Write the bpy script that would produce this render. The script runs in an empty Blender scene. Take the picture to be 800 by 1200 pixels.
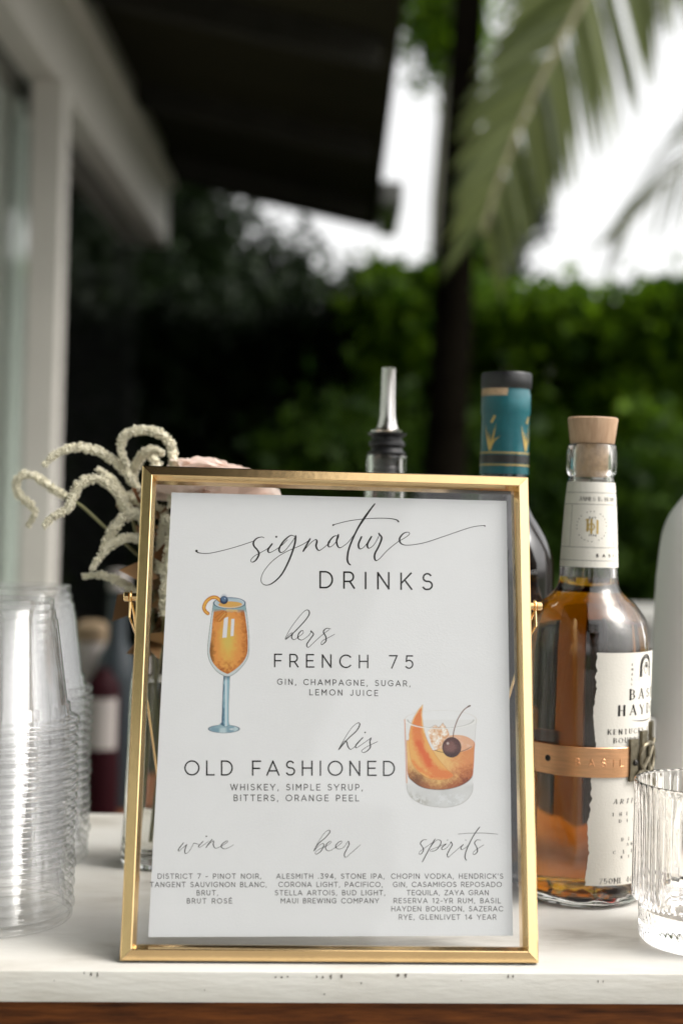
import bpy, math, random
import numpy as np
from mathutils import Vector, Matrix, noise

random.seed(11)
RNG = np.random.default_rng(5)
SC = bpy.context.scene
COL = SC.collection
R = math.radians

# ------------------------------------------------------------------ camera, world, sun, exposure
F = 1667.0                    # focal length in photograph pixels (800 x 1200)
ZC = 1.350                    # camera height
ZT = ZC - 0.248               # top of the bar counter
ROLL = R(1.6)
cam_data = bpy.data.cameras.new('camera')
cam = bpy.data.objects.new('camera', cam_data)
COL.objects.link(cam)
cam.matrix_world = Matrix.Translation((0, 0, ZC)) @ Matrix.Rotation(R(90), 4, 'X') @ Matrix.Rotation(ROLL, 4, 'Z')
cam_data.sensor_fit = 'VERTICAL'
cam_data.sensor_height = 36.0
cam_data.sensor_width = 24.0
cam_data.lens = F / 1200 * 36
cam_data.clip_start = 0.02
cam_data.clip_end = 500
cam_data.dof.use_dof = True
cam_data.dof.focus_distance = 0.84
cam_data.dof.aperture_fstop = 4.1
cam_data.dof.aperture_blades = 0
SC.camera = cam

SUN_EL, SUN_AZ = 50.0, 100.0   # azimuth measured clockwise from +Y (to the right of the counter)
world = bpy.data.worlds.new('World')
SC.world = world
world.use_nodes = True
wn, wl = world.node_tree.nodes, world.node_tree.links
wn.clear()
w_out = wn.new('ShaderNodeOutputWorld')
w_bg = wn.new('ShaderNodeBackground')
w_sky = wn.new('ShaderNodeTexSky')
w_sky.sky_type = 'NISHITA'
w_sky.sun_disc = False
w_sky.sun_elevation = R(SUN_EL)
w_sky.sun_rotation = R(SUN_AZ)
w_sky.air_density = 1.0
w_sky.dust_density = 4.0
w_hs = wn.new('ShaderNodeHueSaturation')
w_hs.inputs['Saturation'].default_value = 0.08   # bright thin overcast
wl.new(w_sky.outputs[0], w_hs.inputs['Color'])
w_mx = wn.new('ShaderNodeMix')
w_mx.data_type = 'RGBA'
w_mx.blend_type = 'MULTIPLY'
w_mx.inputs[0].default_value = 1.0
w_mx.inputs[7].default_value = (1.0, 0.988, 0.970, 1)    # cloud layer, faintly warm
wl.new(w_hs.outputs[0], w_mx.inputs[6])
wl.new(w_mx.outputs[2], w_bg.inputs['Color'])
w_bg.inputs['Strength'].default_value = 0.15
wl.new(w_bg.outputs[0], w_out.inputs[0])

sun_data = bpy.data.lights.new('sun', 'SUN')
sun_data.energy = 0.55
sun_data.angle = R(26)
sun_data.color = (1.0, 0.95, 0.87)
sun = bpy.data.objects.new('sun', sun_data)
COL.objects.link(sun)
sd = Vector((math.sin(R(SUN_AZ)) * math.cos(R(SUN_EL)), math.cos(R(SUN_AZ)) * math.cos(R(SUN_EL)), math.sin(R(SUN_EL))))
sun.rotation_euler = sd.to_track_quat('Z', 'Y').to_euler()

SC.view_settings.view_transform = 'Standard'
SC.view_settings.look = 'None'
SC.view_settings.gamma = 1.0
SC.view_settings.exposure = 1.15
SC.render.engine = 'CYCLES'
cy = SC.cycles
cy.use_denoising = True
cy.denoiser = 'OPENIMAGEDENOISE'
cy.denoising_input_passes = 'RGB_ALBEDO_NORMAL'
cy.max_bounces = 24
cy.diffuse_bounces = 4
cy.glossy_bounces = 6
cy.transmission_bounces = 20
cy.transparent_max_bounces = 110
cy.caustics_reflective = False
cy.caustics_refractive = True
cy.blur_glossy = 0.6
cy.sample_clamp_indirect = 4.0


def P(px, py, D):
    """point seen at photograph pixel (px, py), D metres in front of the camera"""
    u, v = px - 400.0, py - 600.0
    u0 = u * math.cos(ROLL) + v * math.sin(ROLL)
    v0 = -u * math.sin(ROLL) + v * math.cos(ROLL)
    return Vector((u0 * D / F, D, ZC - v0 * D / F))


# ------------------------------------------------------------------ object helpers
def link(o, parent=None):
    COL.objects.link(o)
    if parent is not None:
        o.parent = parent
    return o


def tag(o, label=None, cat=None, group=None, kind=None):
    if label:
        o['label'] = label
    if cat:
        o['category'] = cat
    if group:
        o['group'] = group
    if kind:
        o['kind'] = kind
    return o


def thing(name, label, cat, loc=(0, 0, 0), rotz=0.0, group=None):
    o = bpy.data.objects.new(name, None)
    o.empty_display_size = 0.02
    o.location = loc
    o.rotation_euler = (0, 0, rotz)
    link(o)
    return tag(o, label, cat, group)


def copy_tree(o, parent=None):
    c = o.copy()
    COL.objects.link(c)
    c.parent = parent
    for ch in list(o.children):
        copy_tree(ch, c)
    return c


class MB:
    """collects verts and faces, builds one mesh object"""
    def __init__(self):
        self.v, self.f, self.mi = [], [], []

    def add(self, vs, fs, mi=0):
        b = len(self.v)
        self.v.extend([tuple(p) for p in vs])
        self.f.extend([tuple(i + b for i in f) for f in fs])
        self.mi.extend([mi] * len(fs))
        return self

    def box(self, x0, x1, y0, y1, z0, z1, M=None):
        vs = [Vector((x, y, z)) for x in (x0, x1) for y in (y0, y1) for z in (z0, z1)]
        if M is not None:
            vs = [M @ p for p in vs]
        return self.add(vs, [(0, 1, 3, 2), (4, 6, 7, 5), (0, 4, 5, 1), (2, 3, 7, 6), (0, 2, 6, 4), (1, 5, 7, 3)])

    def lathe(self, prof, n=48, cx=0, cy_=0, rf=None, close=False):
        """prof: list of (r, z); rf(angle, r, z) may change the radius"""
        vs, fs, rings = [], [], []
        for r, z in prof:
            if r < 1e-6:
                rings.append([len(vs)])
                vs.append((cx, cy_, z))
            else:
                ring = []
                for k in range(n):
                    a = 2 * math.pi * k / n
                    rr = rf(a, r, z) if rf else r
                    ring.append(len(vs))
                    vs.append((cx + rr * math.cos(a), cy_ + rr * math.sin(a), z))
                rings.append(ring)
        pairs = list(zip(rings[:-1], rings[1:]))
        if close:
            pairs.append((rings[-1], rings[0]))
        for A, B in pairs:
            for k in range(n):
                k2 = (k + 1) % n
                if len(A) == 1 and len(B) == 1:
                    continue
                if len(A) == 1:
                    fs.append((A[0], B[k2], B[k]))
                elif len(B) == 1:
                    fs.append((A[k], A[k2], B[0]))
                else:
                    fs.append((A[k], A[k2], B[k2], B[k]))
        return self.add(vs, fs)

    def tube(self, pts, rad, n=10, caps=True):
        pts = [Vector(p) for p in pts]
        m = len(pts)
        if not hasattr(rad, '__len__'):
            rad = [rad] * m
        vs, fs = [], []
        up = Vector((0, 1, 0.13)).normalized()
        for i, p in enumerate(pts):
            t = (pts[min(i + 1, m - 1)] - pts[max(i - 1, 0)]).normalized()
            a = t.cross(up)
            if a.length < 1e-3:
                a = t.cross(Vector((1, 0, 0)))
            a.normalize()
            b = t.cross(a).normalized()
            for k in range(n):
                th = 2 * math.pi * k / n
                vs.append(p + (a * math.cos(th) + b * math.sin(th)) * rad[i])
        for i in range(m - 1):
            for k in range(n):
                k2 = (k + 1) % n
                fs.append((i * n + k, i * n + k2, (i + 1) * n + k2, (i + 1) * n + k))
        if caps:
            fs.append(tuple(range(n))[::-1])
            fs.append(tuple((m - 1) * n + k for k in range(n)))
        return self.add(vs, fs)

    def build(self, name, mat, parent=None, smooth=True, bevel=0.0, sharp=35):
        me = bpy.data.meshes.new(name)
        me.from_pydata(self.v, [], self.f)
        mats = mat if isinstance(mat, (list, tuple)) else [mat]
        for m_ in mats:
            me.materials.append(m_)
        if len(mats) > 1:
            me.polygons.foreach_set('material_index', self.mi)
        me.update()
        if bevel > 0:
            import bmesh
            bm = bmesh.new()
            bm.from_mesh(me)
            bmesh.ops.remove_doubles(bm, verts=bm.verts, dist=1e-6)
            bmesh.ops.recalc_face_normals(bm, faces=bm.faces)
            bmesh.ops.bevel(bm, geom=[e for e in bm.edges if e.is_manifold and e.calc_face_angle(0) > 0.6], offset=bevel, segments=2, affect='EDGES', profile=0.6)
            bm.to_mesh(me)
            bm.free()
        if smooth:
            me.polygons.foreach_set('use_smooth', [True] * len(me.polygons))
            try:
                me.set_sharp_from_angle(angle=R(sharp))
            except Exception:
                pass
        o = bpy.data.objects.new(name, me)
        return link(o, parent)


def mesh_np(name, V, Fq, mat, parent=None, colors=None, smooth=False):
    """fast quad mesh from numpy arrays"""
    me = bpy.data.meshes.new(name)
    V = np.asarray(V, dtype=np.float32)
    Fq = np.asarray(Fq, dtype=np.int32)
    k = Fq.shape[1]
    me.vertices.add(len(V))
    me.vertices.foreach_set('co', V.ravel())
    me.loops.add(Fq.size)
    me.loops.foreach_set('vertex_index', Fq.ravel())
    me.polygons.add(len(Fq))
    me.polygons.foreach_set('loop_start', np.arange(0, Fq.size, k, dtype=np.int32))
    me.update(calc_edges=True)
    if colors is not None:
        ca = me.color_attributes.new('print', 'FLOAT_COLOR', 'POINT')
        ca.data.foreach_set('color', np.asarray(colors, dtype=np.float32).ravel())
    if smooth:
        me.polygons.foreach_set('use_smooth', [True] * len(me.polygons))
    me.materials.append(mat)
    me.validate()
    o = bpy.data.objects.new(name, me)
    return link(o, parent)


# ------------------------------------------------------------------ materials
def new_mat(name):
    m = bpy.data.materials.new(name)
    m.use_nodes = True
    nt = m.node_tree
    nt.nodes.clear()
    out = nt.nodes.new('ShaderNodeOutputMaterial')
    return m, nt, out


def noise_ramp(nt, scale, cols, detail=6, stretch=None, rough=0.6, coord='Object'):
    tc = nt.nodes.new('ShaderNodeTexCoord')
    src = tc.outputs[coord]
    if stretch:
        mp = nt.nodes.new('ShaderNodeMapping')
        mp.inputs['Scale'].default_value = stretch
        nt.links.new(src, mp.inputs['Vector'])
        src = mp.outputs[0]
    nz = nt.nodes.new('ShaderNodeTexNoise')
    nz.inputs['Scale'].default_value = scale
    nz.inputs['Detail'].default_value = detail
    nz.inputs['Roughness'].default_value = rough
    nt.links.new(src, nz.inputs['Vector'])
    rp = nt.nodes.new('ShaderNodeValToRGB')
    el = rp.color_ramp.elements
    while len(el) < len(cols):
        el.new(0.5)
    for e, (p, c) in zip(el, cols):
        e.position = p
        e.color = (*c, 1)
    nt.links.new(nz.outputs['Fac'], rp.inputs['Fac'])
    return rp, nz


def mat(name, col, rough=0.5, metal=0.0, spec=0.5, var=0.0, vscale=8.0, bump=0.0, bscale=60.0, coat=0.0, stretch=None, cols=None, trans=0.0, sheen=0.0, sss=0.0):
    m, nt, out = new_mat(name)
    b = nt.nodes.new('ShaderNodeBsdfPrincipled')
    b.inputs['Roughness'].default_value = rough
    b.inputs['Metallic'].default_value = metal
    b.inputs['Specular IOR Level'].default_value = spec
    b.inputs['Coat Weight'].default_value = coat
    b.inputs['Coat Roughness'].default_value = 0.05
    b.inputs['Transmission Weight'].default_value = trans
    if sheen:
        b.inputs['Sheen Weight'].default_value = sheen
    if sss:
        b.inputs['Subsurface Weight'].default_value = sss
        b.inputs['Subsurface Radius'].default_value = (0.01, 0.01, 0.01)
    if cols is None:
        lo = tuple(c * (1 - var) for c in col)
        hi = tuple(min(1, c * (1 + var)) for c in col)
        cols = [(0.3, lo), (0.7, hi)]
    rp, nz = noise_ramp(nt, vscale, cols, stretch=stretch)
    nt.links.new(rp.outputs[0], b.inputs['Base Color'])
    if bump > 0:
        tc = nt.nodes.new('ShaderNodeTexCoord')
        n2 = nt.nodes.new('ShaderNodeTexNoise')
        n2.inputs['Scale'].default_value = bscale
        n2.inputs['Detail'].default_value = 5
        src = tc.outputs['Object']
        if stretch:
            mp = nt.nodes.new('ShaderNodeMapping')
            mp.inputs['Scale'].default_value = stretch
            nt.links.new(src, mp.inputs['Vector'])
            src = mp.outputs[0]
        nt.links.new(src, n2.inputs['Vector'])
        bp = nt.nodes.new('ShaderNodeBump')
        bp.inputs['Strength'].default_value = bump
        bp.inputs['Distance'].default_value = 0.001
        nt.links.new(n2.outputs['Fac'], bp.inputs['Height'])
        nt.links.new(bp.outputs[0], b.inputs['Normal'])
    nt.links.new(b.outputs[0], out.inputs[0])
    return m


def sheet_clear(name, f0=0.06, tint=(1, 1, 1), milk=0.0, rough=0.02, streaks=False, gain=0.94):
    """thin clear sheet: straight-through transparency + Schlick reflection (+ a little haze of its own)"""
    m, nt, out = new_mat(name)
    N, L = nt.nodes, nt.links
    lw = N.new('ShaderNodeLayerWeight')
    lw.inputs['Blend'].default_value = 0.5
    pw = N.new('ShaderNodeMath'); pw.operation = 'POWER'; pw.inputs[1].default_value = 4.5
    L.new(lw.outputs['Facing'], pw.inputs[0])
    ml = N.new('ShaderNodeMath'); ml.operation = 'MULTIPLY_ADD'
    ml.inputs[1].default_value = gain; ml.inputs[2].default_value = f0
    L.new(pw.outputs[0], ml.inputs[0])
    ml.use_clamp = True
    tr = N.new('ShaderNodeBsdfTransparent'); tr.inputs[0].default_value = (*tint, 1)
    gl = N.new('ShaderNodeBsdfGlossy'); gl.inputs['Roughness'].default_value = rough
    base = tr.outputs[0]
    if milk > 0:
        df = N.new('ShaderNodeBsdfDiffuse'); df.inputs[0].default_value = (0.85, 0.85, 0.84, 1)
        tl = N.new('ShaderNodeBsdfTranslucent'); tl.inputs[0].default_value = (0.85, 0.85, 0.84, 1)
        md = N.new('ShaderNodeMixShader'); md.inputs[0].default_value = 0.5
        L.new(df.outputs[0], md.inputs[1]); L.new(tl.outputs[0], md.inputs[2])
        m2 = N.new('ShaderNodeMixShader'); m2.inputs[0].default_value = milk
        L.new(base, m2.inputs[1]); L.new(md.outputs[0], m2.inputs[2])
        base = m2.outputs[0]
    mx = N.new('ShaderNodeMixShader')
    L.new(ml.outputs[0], mx.inputs[0]); L.new(base, mx.inputs[1]); L.new(gl.outputs[0], mx.inputs[2])
    if streaks:
        tc = N.new('ShaderNodeTexCoord')
        nz = N.new('ShaderNodeTexNoise'); nz.inputs['Scale'].default_value = 90
        bp = N.new('ShaderNodeBump'); bp.inputs['Strength'].default_value = 0.15; bp.inputs['Distance'].default_value = 0.0006
        L.new(tc.outputs['Object'], nz.inputs['Vector']); L.new(nz.outputs['Fac'], bp.inputs['Height']); L.new(bp.outputs[0], gl.inputs['Normal'])
    L.new(mx.outputs[0], out.inputs[0])
    return m


def solid_glass(name, col=(1, 1, 1), ior=1.5, rough=0.0, absorb=None, density=0.0):
    m, nt, out = new_mat(name)
    g = nt.nodes.new('ShaderNodeBsdfGlass')
    g.inputs['Color'].default_value = (*col, 1)
    g.inputs['IOR'].default_value = ior
    g.inputs['Roughness'].default_value = rough
    nt.links.new(g.outputs[0], out.inputs[0])
    if absorb:
        v = nt.nodes.new('ShaderNodeVolumeAbsorption')
        v.inputs['Color'].default_value = (*absorb, 1)
        v.inputs['Density'].default_value = density
        nt.links.new(v.outputs[0], out.inputs['Volume'])
    return m


def leaf_mat(name, dark, light, trans=0.35, rough=0.5):
    m, nt, out = new_mat(name)
    N, L = nt.nodes, nt.links
    g = N.new('ShaderNodeNewGeometry')
    rp = N.new('ShaderNodeValToRGB')
    rp.color_ramp.elements[0].color = (*dark, 1)
    rp.color_ramp.elements[1].color = (*light, 1)
    L.new(g.outputs['Random Per Island'], rp.inputs['Fac'])
    b = N.new('ShaderNodeBsdfPrincipled')
    b.inputs['Roughness'].default_value = rough
    b.inputs['Specular IOR Level'].default_value = 0.16
    t = N.new('ShaderNodeBsdfTranslucent')
    L.new(rp.outputs[0], b.inputs['Base Color']); L.new(rp.outputs[0], t.inputs[0])
    mx = N.new('ShaderNodeMixShader'); mx.inputs[0].default_value = trans
    L.new(b.outputs[0], mx.inputs[1]); L.new(t.outputs[0], mx.inputs[2])
    L.new(mx.outputs[0], out.inputs[0])
    return m


def print_mat(name):
    m, nt, out = new_mat(name)
    b = nt.nodes.new('ShaderNodeBsdfPrincipled')
    a = nt.nodes.new('ShaderNodeVertexColor'); a.layer_name = 'print'
    b.inputs['Roughness'].default_value = 0.6
    b.inputs['Specular IOR Level'].default_value = 0.3
    nt.links.new(a.outputs[0], b.inputs['Base Color'])
    nt.links.new(b.outputs[0], out.inputs[0])
    return m


def wood_mat(name, dark, light, scale=6, stretch=(1, 14, 14), rough=0.45, coat=0.0):
    return mat(name, light, rough, cols=[(0.25, dark), (0.5, tuple((a + b) / 2 for a, b in zip(dark, light))), (0.78, light)], vscale=scale, stretch=stretch, bump=0.4, bscale=40, coat=coat)


M = {}
M['brass'] = mat('polished_brass', (0.86, 0.60, 0.30), 0.17, 1.0, var=0.05, vscale=40, bump=0.05, bscale=200)
M['brass_edge'] = mat('brass_edge', (0.86, 0.66, 0.33), 0.10, 1.0, var=0.04, vscale=40)
M['paper'] = mat('card_paper', (0.725, 0.73, 0.74), 0.55, spec=0.25, var=0.012, vscale=30, bump=0.08, bscale=900)
M['ink'] = mat('black_ink', (0.010, 0.009, 0.008), 0.5, spec=0.3, var=0.1)
M['ink_grey'] = mat('soft_black_ink', (0.020, 0.017, 0.016), 0.5, spec=0.3, var=0.1)
M['print'] = print_mat('watercolour_print')
M['pane'] = sheet_clear('frame_glass', 0.021, gain=0.9)
M['cup'] = sheet_clear('clear_plastic', 0.045, milk=0.08, rough=0.03, streaks=False, gain=0.88)
M['window'] = sheet_clear('window_glass', 0.06)
M['glass'] = solid_glass('clear_glass', (1.0, 0.995, 0.99), 1.5)
M['water'] = solid_glass('water', (0.98, 0.99, 0.97), 1.33)
M['bourbon'] = solid_glass('amber_bourbon', (1, 1, 1), 1.36, absorb=(0.925, 0.83, 0.12), density=180)
M['copper'] = mat('brushed_copper', (0.72, 0.40, 0.22), 0.30, 1.0, var=0.12, vscale=60, stretch=(1, 1, 12), bump=0.15, bscale=250)
M['pewter'] = mat('aged_pewter', (0.16, 0.14, 0.10), 0.42, 1.0, var=0.3, vscale=120, bump=0.3, bscale=400)
M['dark_metal'] = mat('dark_rivet', (0.04, 0.038, 0.035), 0.35, 0.8, var=0.2)
M['label'] = mat('cream_label_paper', (0.74, 0.71, 0.64), 0.75, spec=0.2, var=0.03, vscale=25, bump=0.15, bscale=700)
M['label_white'] = mat('white_label_paper', (0.72, 0.685, 0.62), 0.75, spec=0.2, var=0.02, vscale=25, bump=0.15, bscale=700)
M['gold_ink'] = mat('gold_ink', (0.52, 0.37, 0.12), 0.4, 0.6, var=0.15, vscale=60)
M['oak'] = wood_mat('pale_oak', (0.40, 0.24, 0.14), (0.60, 0.41, 0.27), 60, (6, 6, 0.6), 0.5)
M['cork'] = mat('cork', (0.50, 0.35, 0.22), 0.8, var=0.2, vscale=250, bump=0.4, bscale=500)
M['teal'] = mat('teal_capsule', (0.008, 0.105, 0.125), 0.34, 0.15, var=0.2, vscale=70, bump=0.3, bscale=120)
M['black_plastic'] = mat('black_plastic', (0.012, 0.012, 0.013), 0.35, var=0.2)
M['rubber'] = mat('black_rubber', (0.010, 0.010, 0.011), 0.45, var=0.2)
M['steel'] = mat('polished_steel', (0.62, 0.60, 0.58), 0.16, 1.0, var=0.05)
M['dark_glass'] = mat('dark_bottle_glass', (0.010, 0.006, 0.006), 0.04, spec=0.7, var=0.3)
M['frosted'] = mat('frosted_white_glass', (0.90, 0.89, 0.87), 0.42, spec=0.5, var=0.015, vscale=10, sss=0.0)
M['counter'] = mat('white_painted_wood', (0.66, 0.64, 0.59), 0.42, spec=0.45, cols=[(0.28, (0.42, 0.39, 0.34)), (0.41, (0.62, 0.59, 0.535)), (0.50, (0.68, 0.655, 0.605)), (0.66, (0.72, 0.70, 0.655))], vscale=9, bump=0.5, bscale=70, stretch=(1, 2.2, 4))
M['mahogany'] = wood_mat('reddish_wood', (0.018, 0.004, 0.001), (0.22, 0.066, 0.012), 24, (1, 10, 10), 0.6, coat=0.0)
M['mahogany'].node_tree.nodes['Principled BSDF'].inputs['Specular IOR Level'].default_value = 0.2
M['mark'] = mat('dark_scuff', (0.10, 0.085, 0.07), 0.8, var=0.3)
M['flower_cream'] = mat('cream_blossom', (0.70, 0.66, 0.52), 0.9, spec=0.1, var=0.16, vscale=150, sss=0.2)
M['stem'] = mat('flower_stem', (0.20, 0.19, 0.08), 0.6, var=0.2)
M['blush'] = leaf_mat('blush_petal', (0.84, 0.66, 0.58), (0.93, 0.82, 0.75), 0.40, 0.6)
M['dry_leaf'] = leaf_mat('dry_leaf', (0.12, 0.05, 0.02), (0.30, 0.18, 0.08), 0.3)
M['trim'] = mat('beige_trim_paint', (0.62, 0.585, 0.535), 0.55, var=0.06, vscale=3)
M['wall'] = mat('beige_wall_paint', (0.36, 0.34, 0.30), 0.7, var=0.08, vscale=2)
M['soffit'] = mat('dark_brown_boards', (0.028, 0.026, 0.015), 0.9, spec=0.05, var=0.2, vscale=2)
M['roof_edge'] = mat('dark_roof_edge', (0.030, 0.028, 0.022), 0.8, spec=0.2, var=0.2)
M['gutter'] = mat('grey_gutter', (0.25, 0.25, 0.24), 0.5, var=0.1)
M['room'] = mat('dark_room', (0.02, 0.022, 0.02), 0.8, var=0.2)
M['curtain'] = mat('grey_green_curtain', (0.46, 0.52, 0.46), 0.85, var=0.06, vscale=3, sss=0.1)
M['bark'] = mat('dark_bark', (0.006, 0.005, 0.0035), 1.0, spec=0.0, var=0.35, vscale=8, bump=1.0, bscale=18)
M['pale_bark'] = mat('pale_bark', (0.16, 0.16, 0.12), 0.9, spec=0.1, var=0.2, vscale=8)
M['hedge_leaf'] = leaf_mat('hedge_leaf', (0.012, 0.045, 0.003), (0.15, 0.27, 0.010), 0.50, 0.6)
M['shade_leaf'] = leaf_mat('shade_leaf', (0.006, 0.013, 0.005), (0.020, 0.036, 0.010), 0.25, 0.55)  # hedge leaf darkened, with roof and tree shade put into its colour
M['shrub_leaf'] = leaf_mat('shrub_leaf', (0.008, 0.028, 0.003), (0.060, 0.115, 0.010), 0.4, 0.55)
M['solid_core'] = mat('hedge_core', (0.008, 0.012, 0.005), 0.95, spec=0.0, var=0.3)
M['palm'] = leaf_mat('palm_leaf', (0.035, 0.052, 0.012), (0.17, 0.20, 0.065), 0.35, 0.3)
M['rachis'] = mat('palm_rachis', (0.26, 0.24, 0.13), 0.5, var=0.15)
M['patio'] = mat('patio_concrete', (0.26, 0.25, 0.235), 0.85, var=0.15, vscale=3, bump=0.4)
M['lawn'] = mat('lawn_soil', (0.05, 0.07, 0.03), 0.95, var=0.3, vscale=3)
M['stucco'] = mat('pale_stucco', (0.34, 0.335, 0.32), 0.85, var=0.06, vscale=5, bump=0.5)
M['stucco_cap'] = mat('pale_wall_cap', (0.50, 0.49, 0.46), 0.8, var=0.05, vscale=5)
M['white_card'] = mat('white_carton', (0.78, 0.77, 0.73), 0.6, var=0.01)
M['red_wine'] = mat('red_wine_bottle', (0.016, 0.0015, 0.003), 0.6, spec=0.08, var=0.2)
M['slate_glass'] = mat('slate_bottle', (0.018, 0.024, 0.028), 0.35, spec=0.25, var=0.1)
M['far_label'] = mat('greyed_label', (0.30, 0.27, 0.25), 0.8, var=0.1)
M['tan'] = mat('tan_lid', (0.22, 0.155, 0.09), 0.7, var=0.1)

# ------------------------------------------------------------------ ground
g = MB()
g.add([(-200, -200, -0.004), (200, -200, -0.004), (200, 300, -0.004), (-200, 300, -0.004)], [(0, 1, 2, 3)])
tag(g.build('lawn', M['lawn'], smooth=False), kind='structure')
g = MB()
g.add([(-6, -8, 0), (4.5, -8, 0), (4.5, 5.2, 0), (-6, 5.2, 0)], [(0, 1, 2, 3)])
tag(g.build('patio', M['patio'], smooth=False), kind='structure')

# ------------------------------------------------------------------ house on the left
house = thing('house', 'pale house side with dark roof overhang, door post and curtained window at left', 'house', (-0.8, 0, 0))
HX = 0.0
hb = MB()                      # header board above the doors
hb.box(-0.06, 0.03, -4.2, 6.06, 2.46, 2.70)
hb.build('header_beam', M['trim'], house, smooth=False, bevel=0.006)
MB().box(-0.05, 0.055, -4.2, 6.06, 2.703, 2.74).build('drip_moulding', M['trim'], house, smooth=False)
MB().box(-0.10, 0.0, -4.2, 6.06, 2.743, 2.90).build('wall', M['wall'], house, smooth=False)
MB().box(-0.10, 0.0, -4.2, 2.35, 0.0, 0.12).build('sill', M['trim'], house, smooth=False)
MB().box(-0.035, 0.05, 3.70, 3.78, 0.0, 2.457).build('door_post', M['trim'], house, smooth=False, bevel=0.004)
MB().box(-0.07, -0.062, -4.0, 3.69, 0.122, 2.455).build('window_pane', M['window'], house, smooth=False)
MB().box(-0.07, -0.062, 3.79, 5.92, 0.0, 2.455).build('glass_door', M['window'], house, smooth=False)
cu = MB()                      # pleated curtain behind the near window
ys = np.arange(-3.9, 4.45, 0.012)
cv, cf = [], []
for y in ys:
    xx = -0.13 + 0.028 * math.sin(y * 62) + 0.01 * math.sin(y * 23 + 1)
    cv += [(xx, y, 0.05), (xx, y, 2.45)]
for i in range(len(ys) - 1):
    cf.append((2 * i, 2 * i + 2, 2 * i + 3, 2 * i + 1))
cu.add(cv, cf)
cu.build('curtain', M['curtain'], house)
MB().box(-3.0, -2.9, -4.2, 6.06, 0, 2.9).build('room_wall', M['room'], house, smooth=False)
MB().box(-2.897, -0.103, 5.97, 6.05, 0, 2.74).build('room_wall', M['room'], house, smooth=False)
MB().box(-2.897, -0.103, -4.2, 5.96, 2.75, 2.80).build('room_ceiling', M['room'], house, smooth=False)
# roof: sloped slab whose eave runs away from the camera
rf = MB()
x_in, x_out, z_in, z_out = -3.0, 0.93, 3.52, 2.72
tk = 0.16
rv = []
for y in (-4.5, 6.9):
    rv += [(x_in, y, z_in), (x_out, y, z_out), (x_out, y, z_out + tk), (x_in, y, z_in + tk)]
rf.add(rv, [(0, 1, 2, 3), (4, 7, 6, 5), (0, 4, 5, 1), (1, 5, 6, 2), (2, 6, 7, 3), (3, 7, 4, 0)])
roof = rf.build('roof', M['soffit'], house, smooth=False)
for i in range(10):            # rafters under the overhang
    y = -3.6 + i * 1.1
    z0 = z_in + (x_out - x_in) * 0
    r_ = MB()
    def zr(x): return z_in + (z_out - z_in) * (x - x_in) / (x_out - x_in)
    xa, xb = 0.004, 0.88
    r_.add([(xa, y, zr(xa) - .09), (xb, y, zr(xb) - .09), (xb, y, zr(xb) - .002), (xa, y, zr(xa) - .002),
            (xa, y + .05, zr(xa) - .09), (xb, y + .05, zr(xb) - .09), (xb, y + .05, zr(xb) - .002), (xa, y + .05, zr(xa) - .002)],
           [(0, 1, 2, 3), (4, 7, 6, 5), (0, 4, 5, 1), (1, 5, 6, 2), (2, 6, 7, 3), (3, 7, 4, 0)])
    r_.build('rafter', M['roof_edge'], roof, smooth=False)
# unseen porch roof and house wing added behind camera to darken the frame glass
pf = MB()
pf.box(0.60, 1.32, -4.5, -0.9, 2.60, 2.70)
pf.build('added_porch_roof', M['soffit'], house, smooth=False)
MB().box(0.85, 2.58, -9.8, -9.6, 0.0, 3.4).build('added_wing_wall', M['wall'], house, smooth=False)
wr_ = MB()
wr_.box(0.75, 2.70, -10.4, -9.2, 3.402, 4.1)
wr_.build('added_wing_roof', M['soffit'], house, smooth=False)
gt = MB()
gt.box(0.935, 1.03, 6.2, 6.95, 2.70, 2.80)
gt.build('gutter', M['gutter'], roof, smooth=False, bevel=0.01)


# ------------------------------------------------------------------ foliage
def leaves(name, centres, spread, n_per, size, matl, parent, up=0.3):
    C = np.repeat(np.asarray(centres, float), n_per, axis=0)
    n = len(C)
    pos = C + RNG.normal(0, 1, (n, 3)) * spread
    d = RNG.normal(0, 1, (n, 3)); d /= np.linalg.norm(d, axis=1)[:, None]
    nn = RNG.normal(0, 1, (n, 3)); nn[:, 2] += up * 3
    s = np.cross(d, nn); s /= np.linalg.norm(s, axis=1)[:, None] + 1e-9
    nrm = np.cross(s, d)
    L = size * RNG.uniform(0.6, 1.4, (n, 1))
    W = L * 0.33
    V = np.stack([pos, pos + d * L * .45 + s * W + nrm * L * .08, pos + d * L - nrm * L * .1, pos + d * L * .45 - s * W + nrm * L * .08], 1).reshape(-1, 3)
    Fq = np.arange(4 * n).reshape(n, 4)
    return mesh_np(name, V, Fq, matl, parent)


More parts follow.
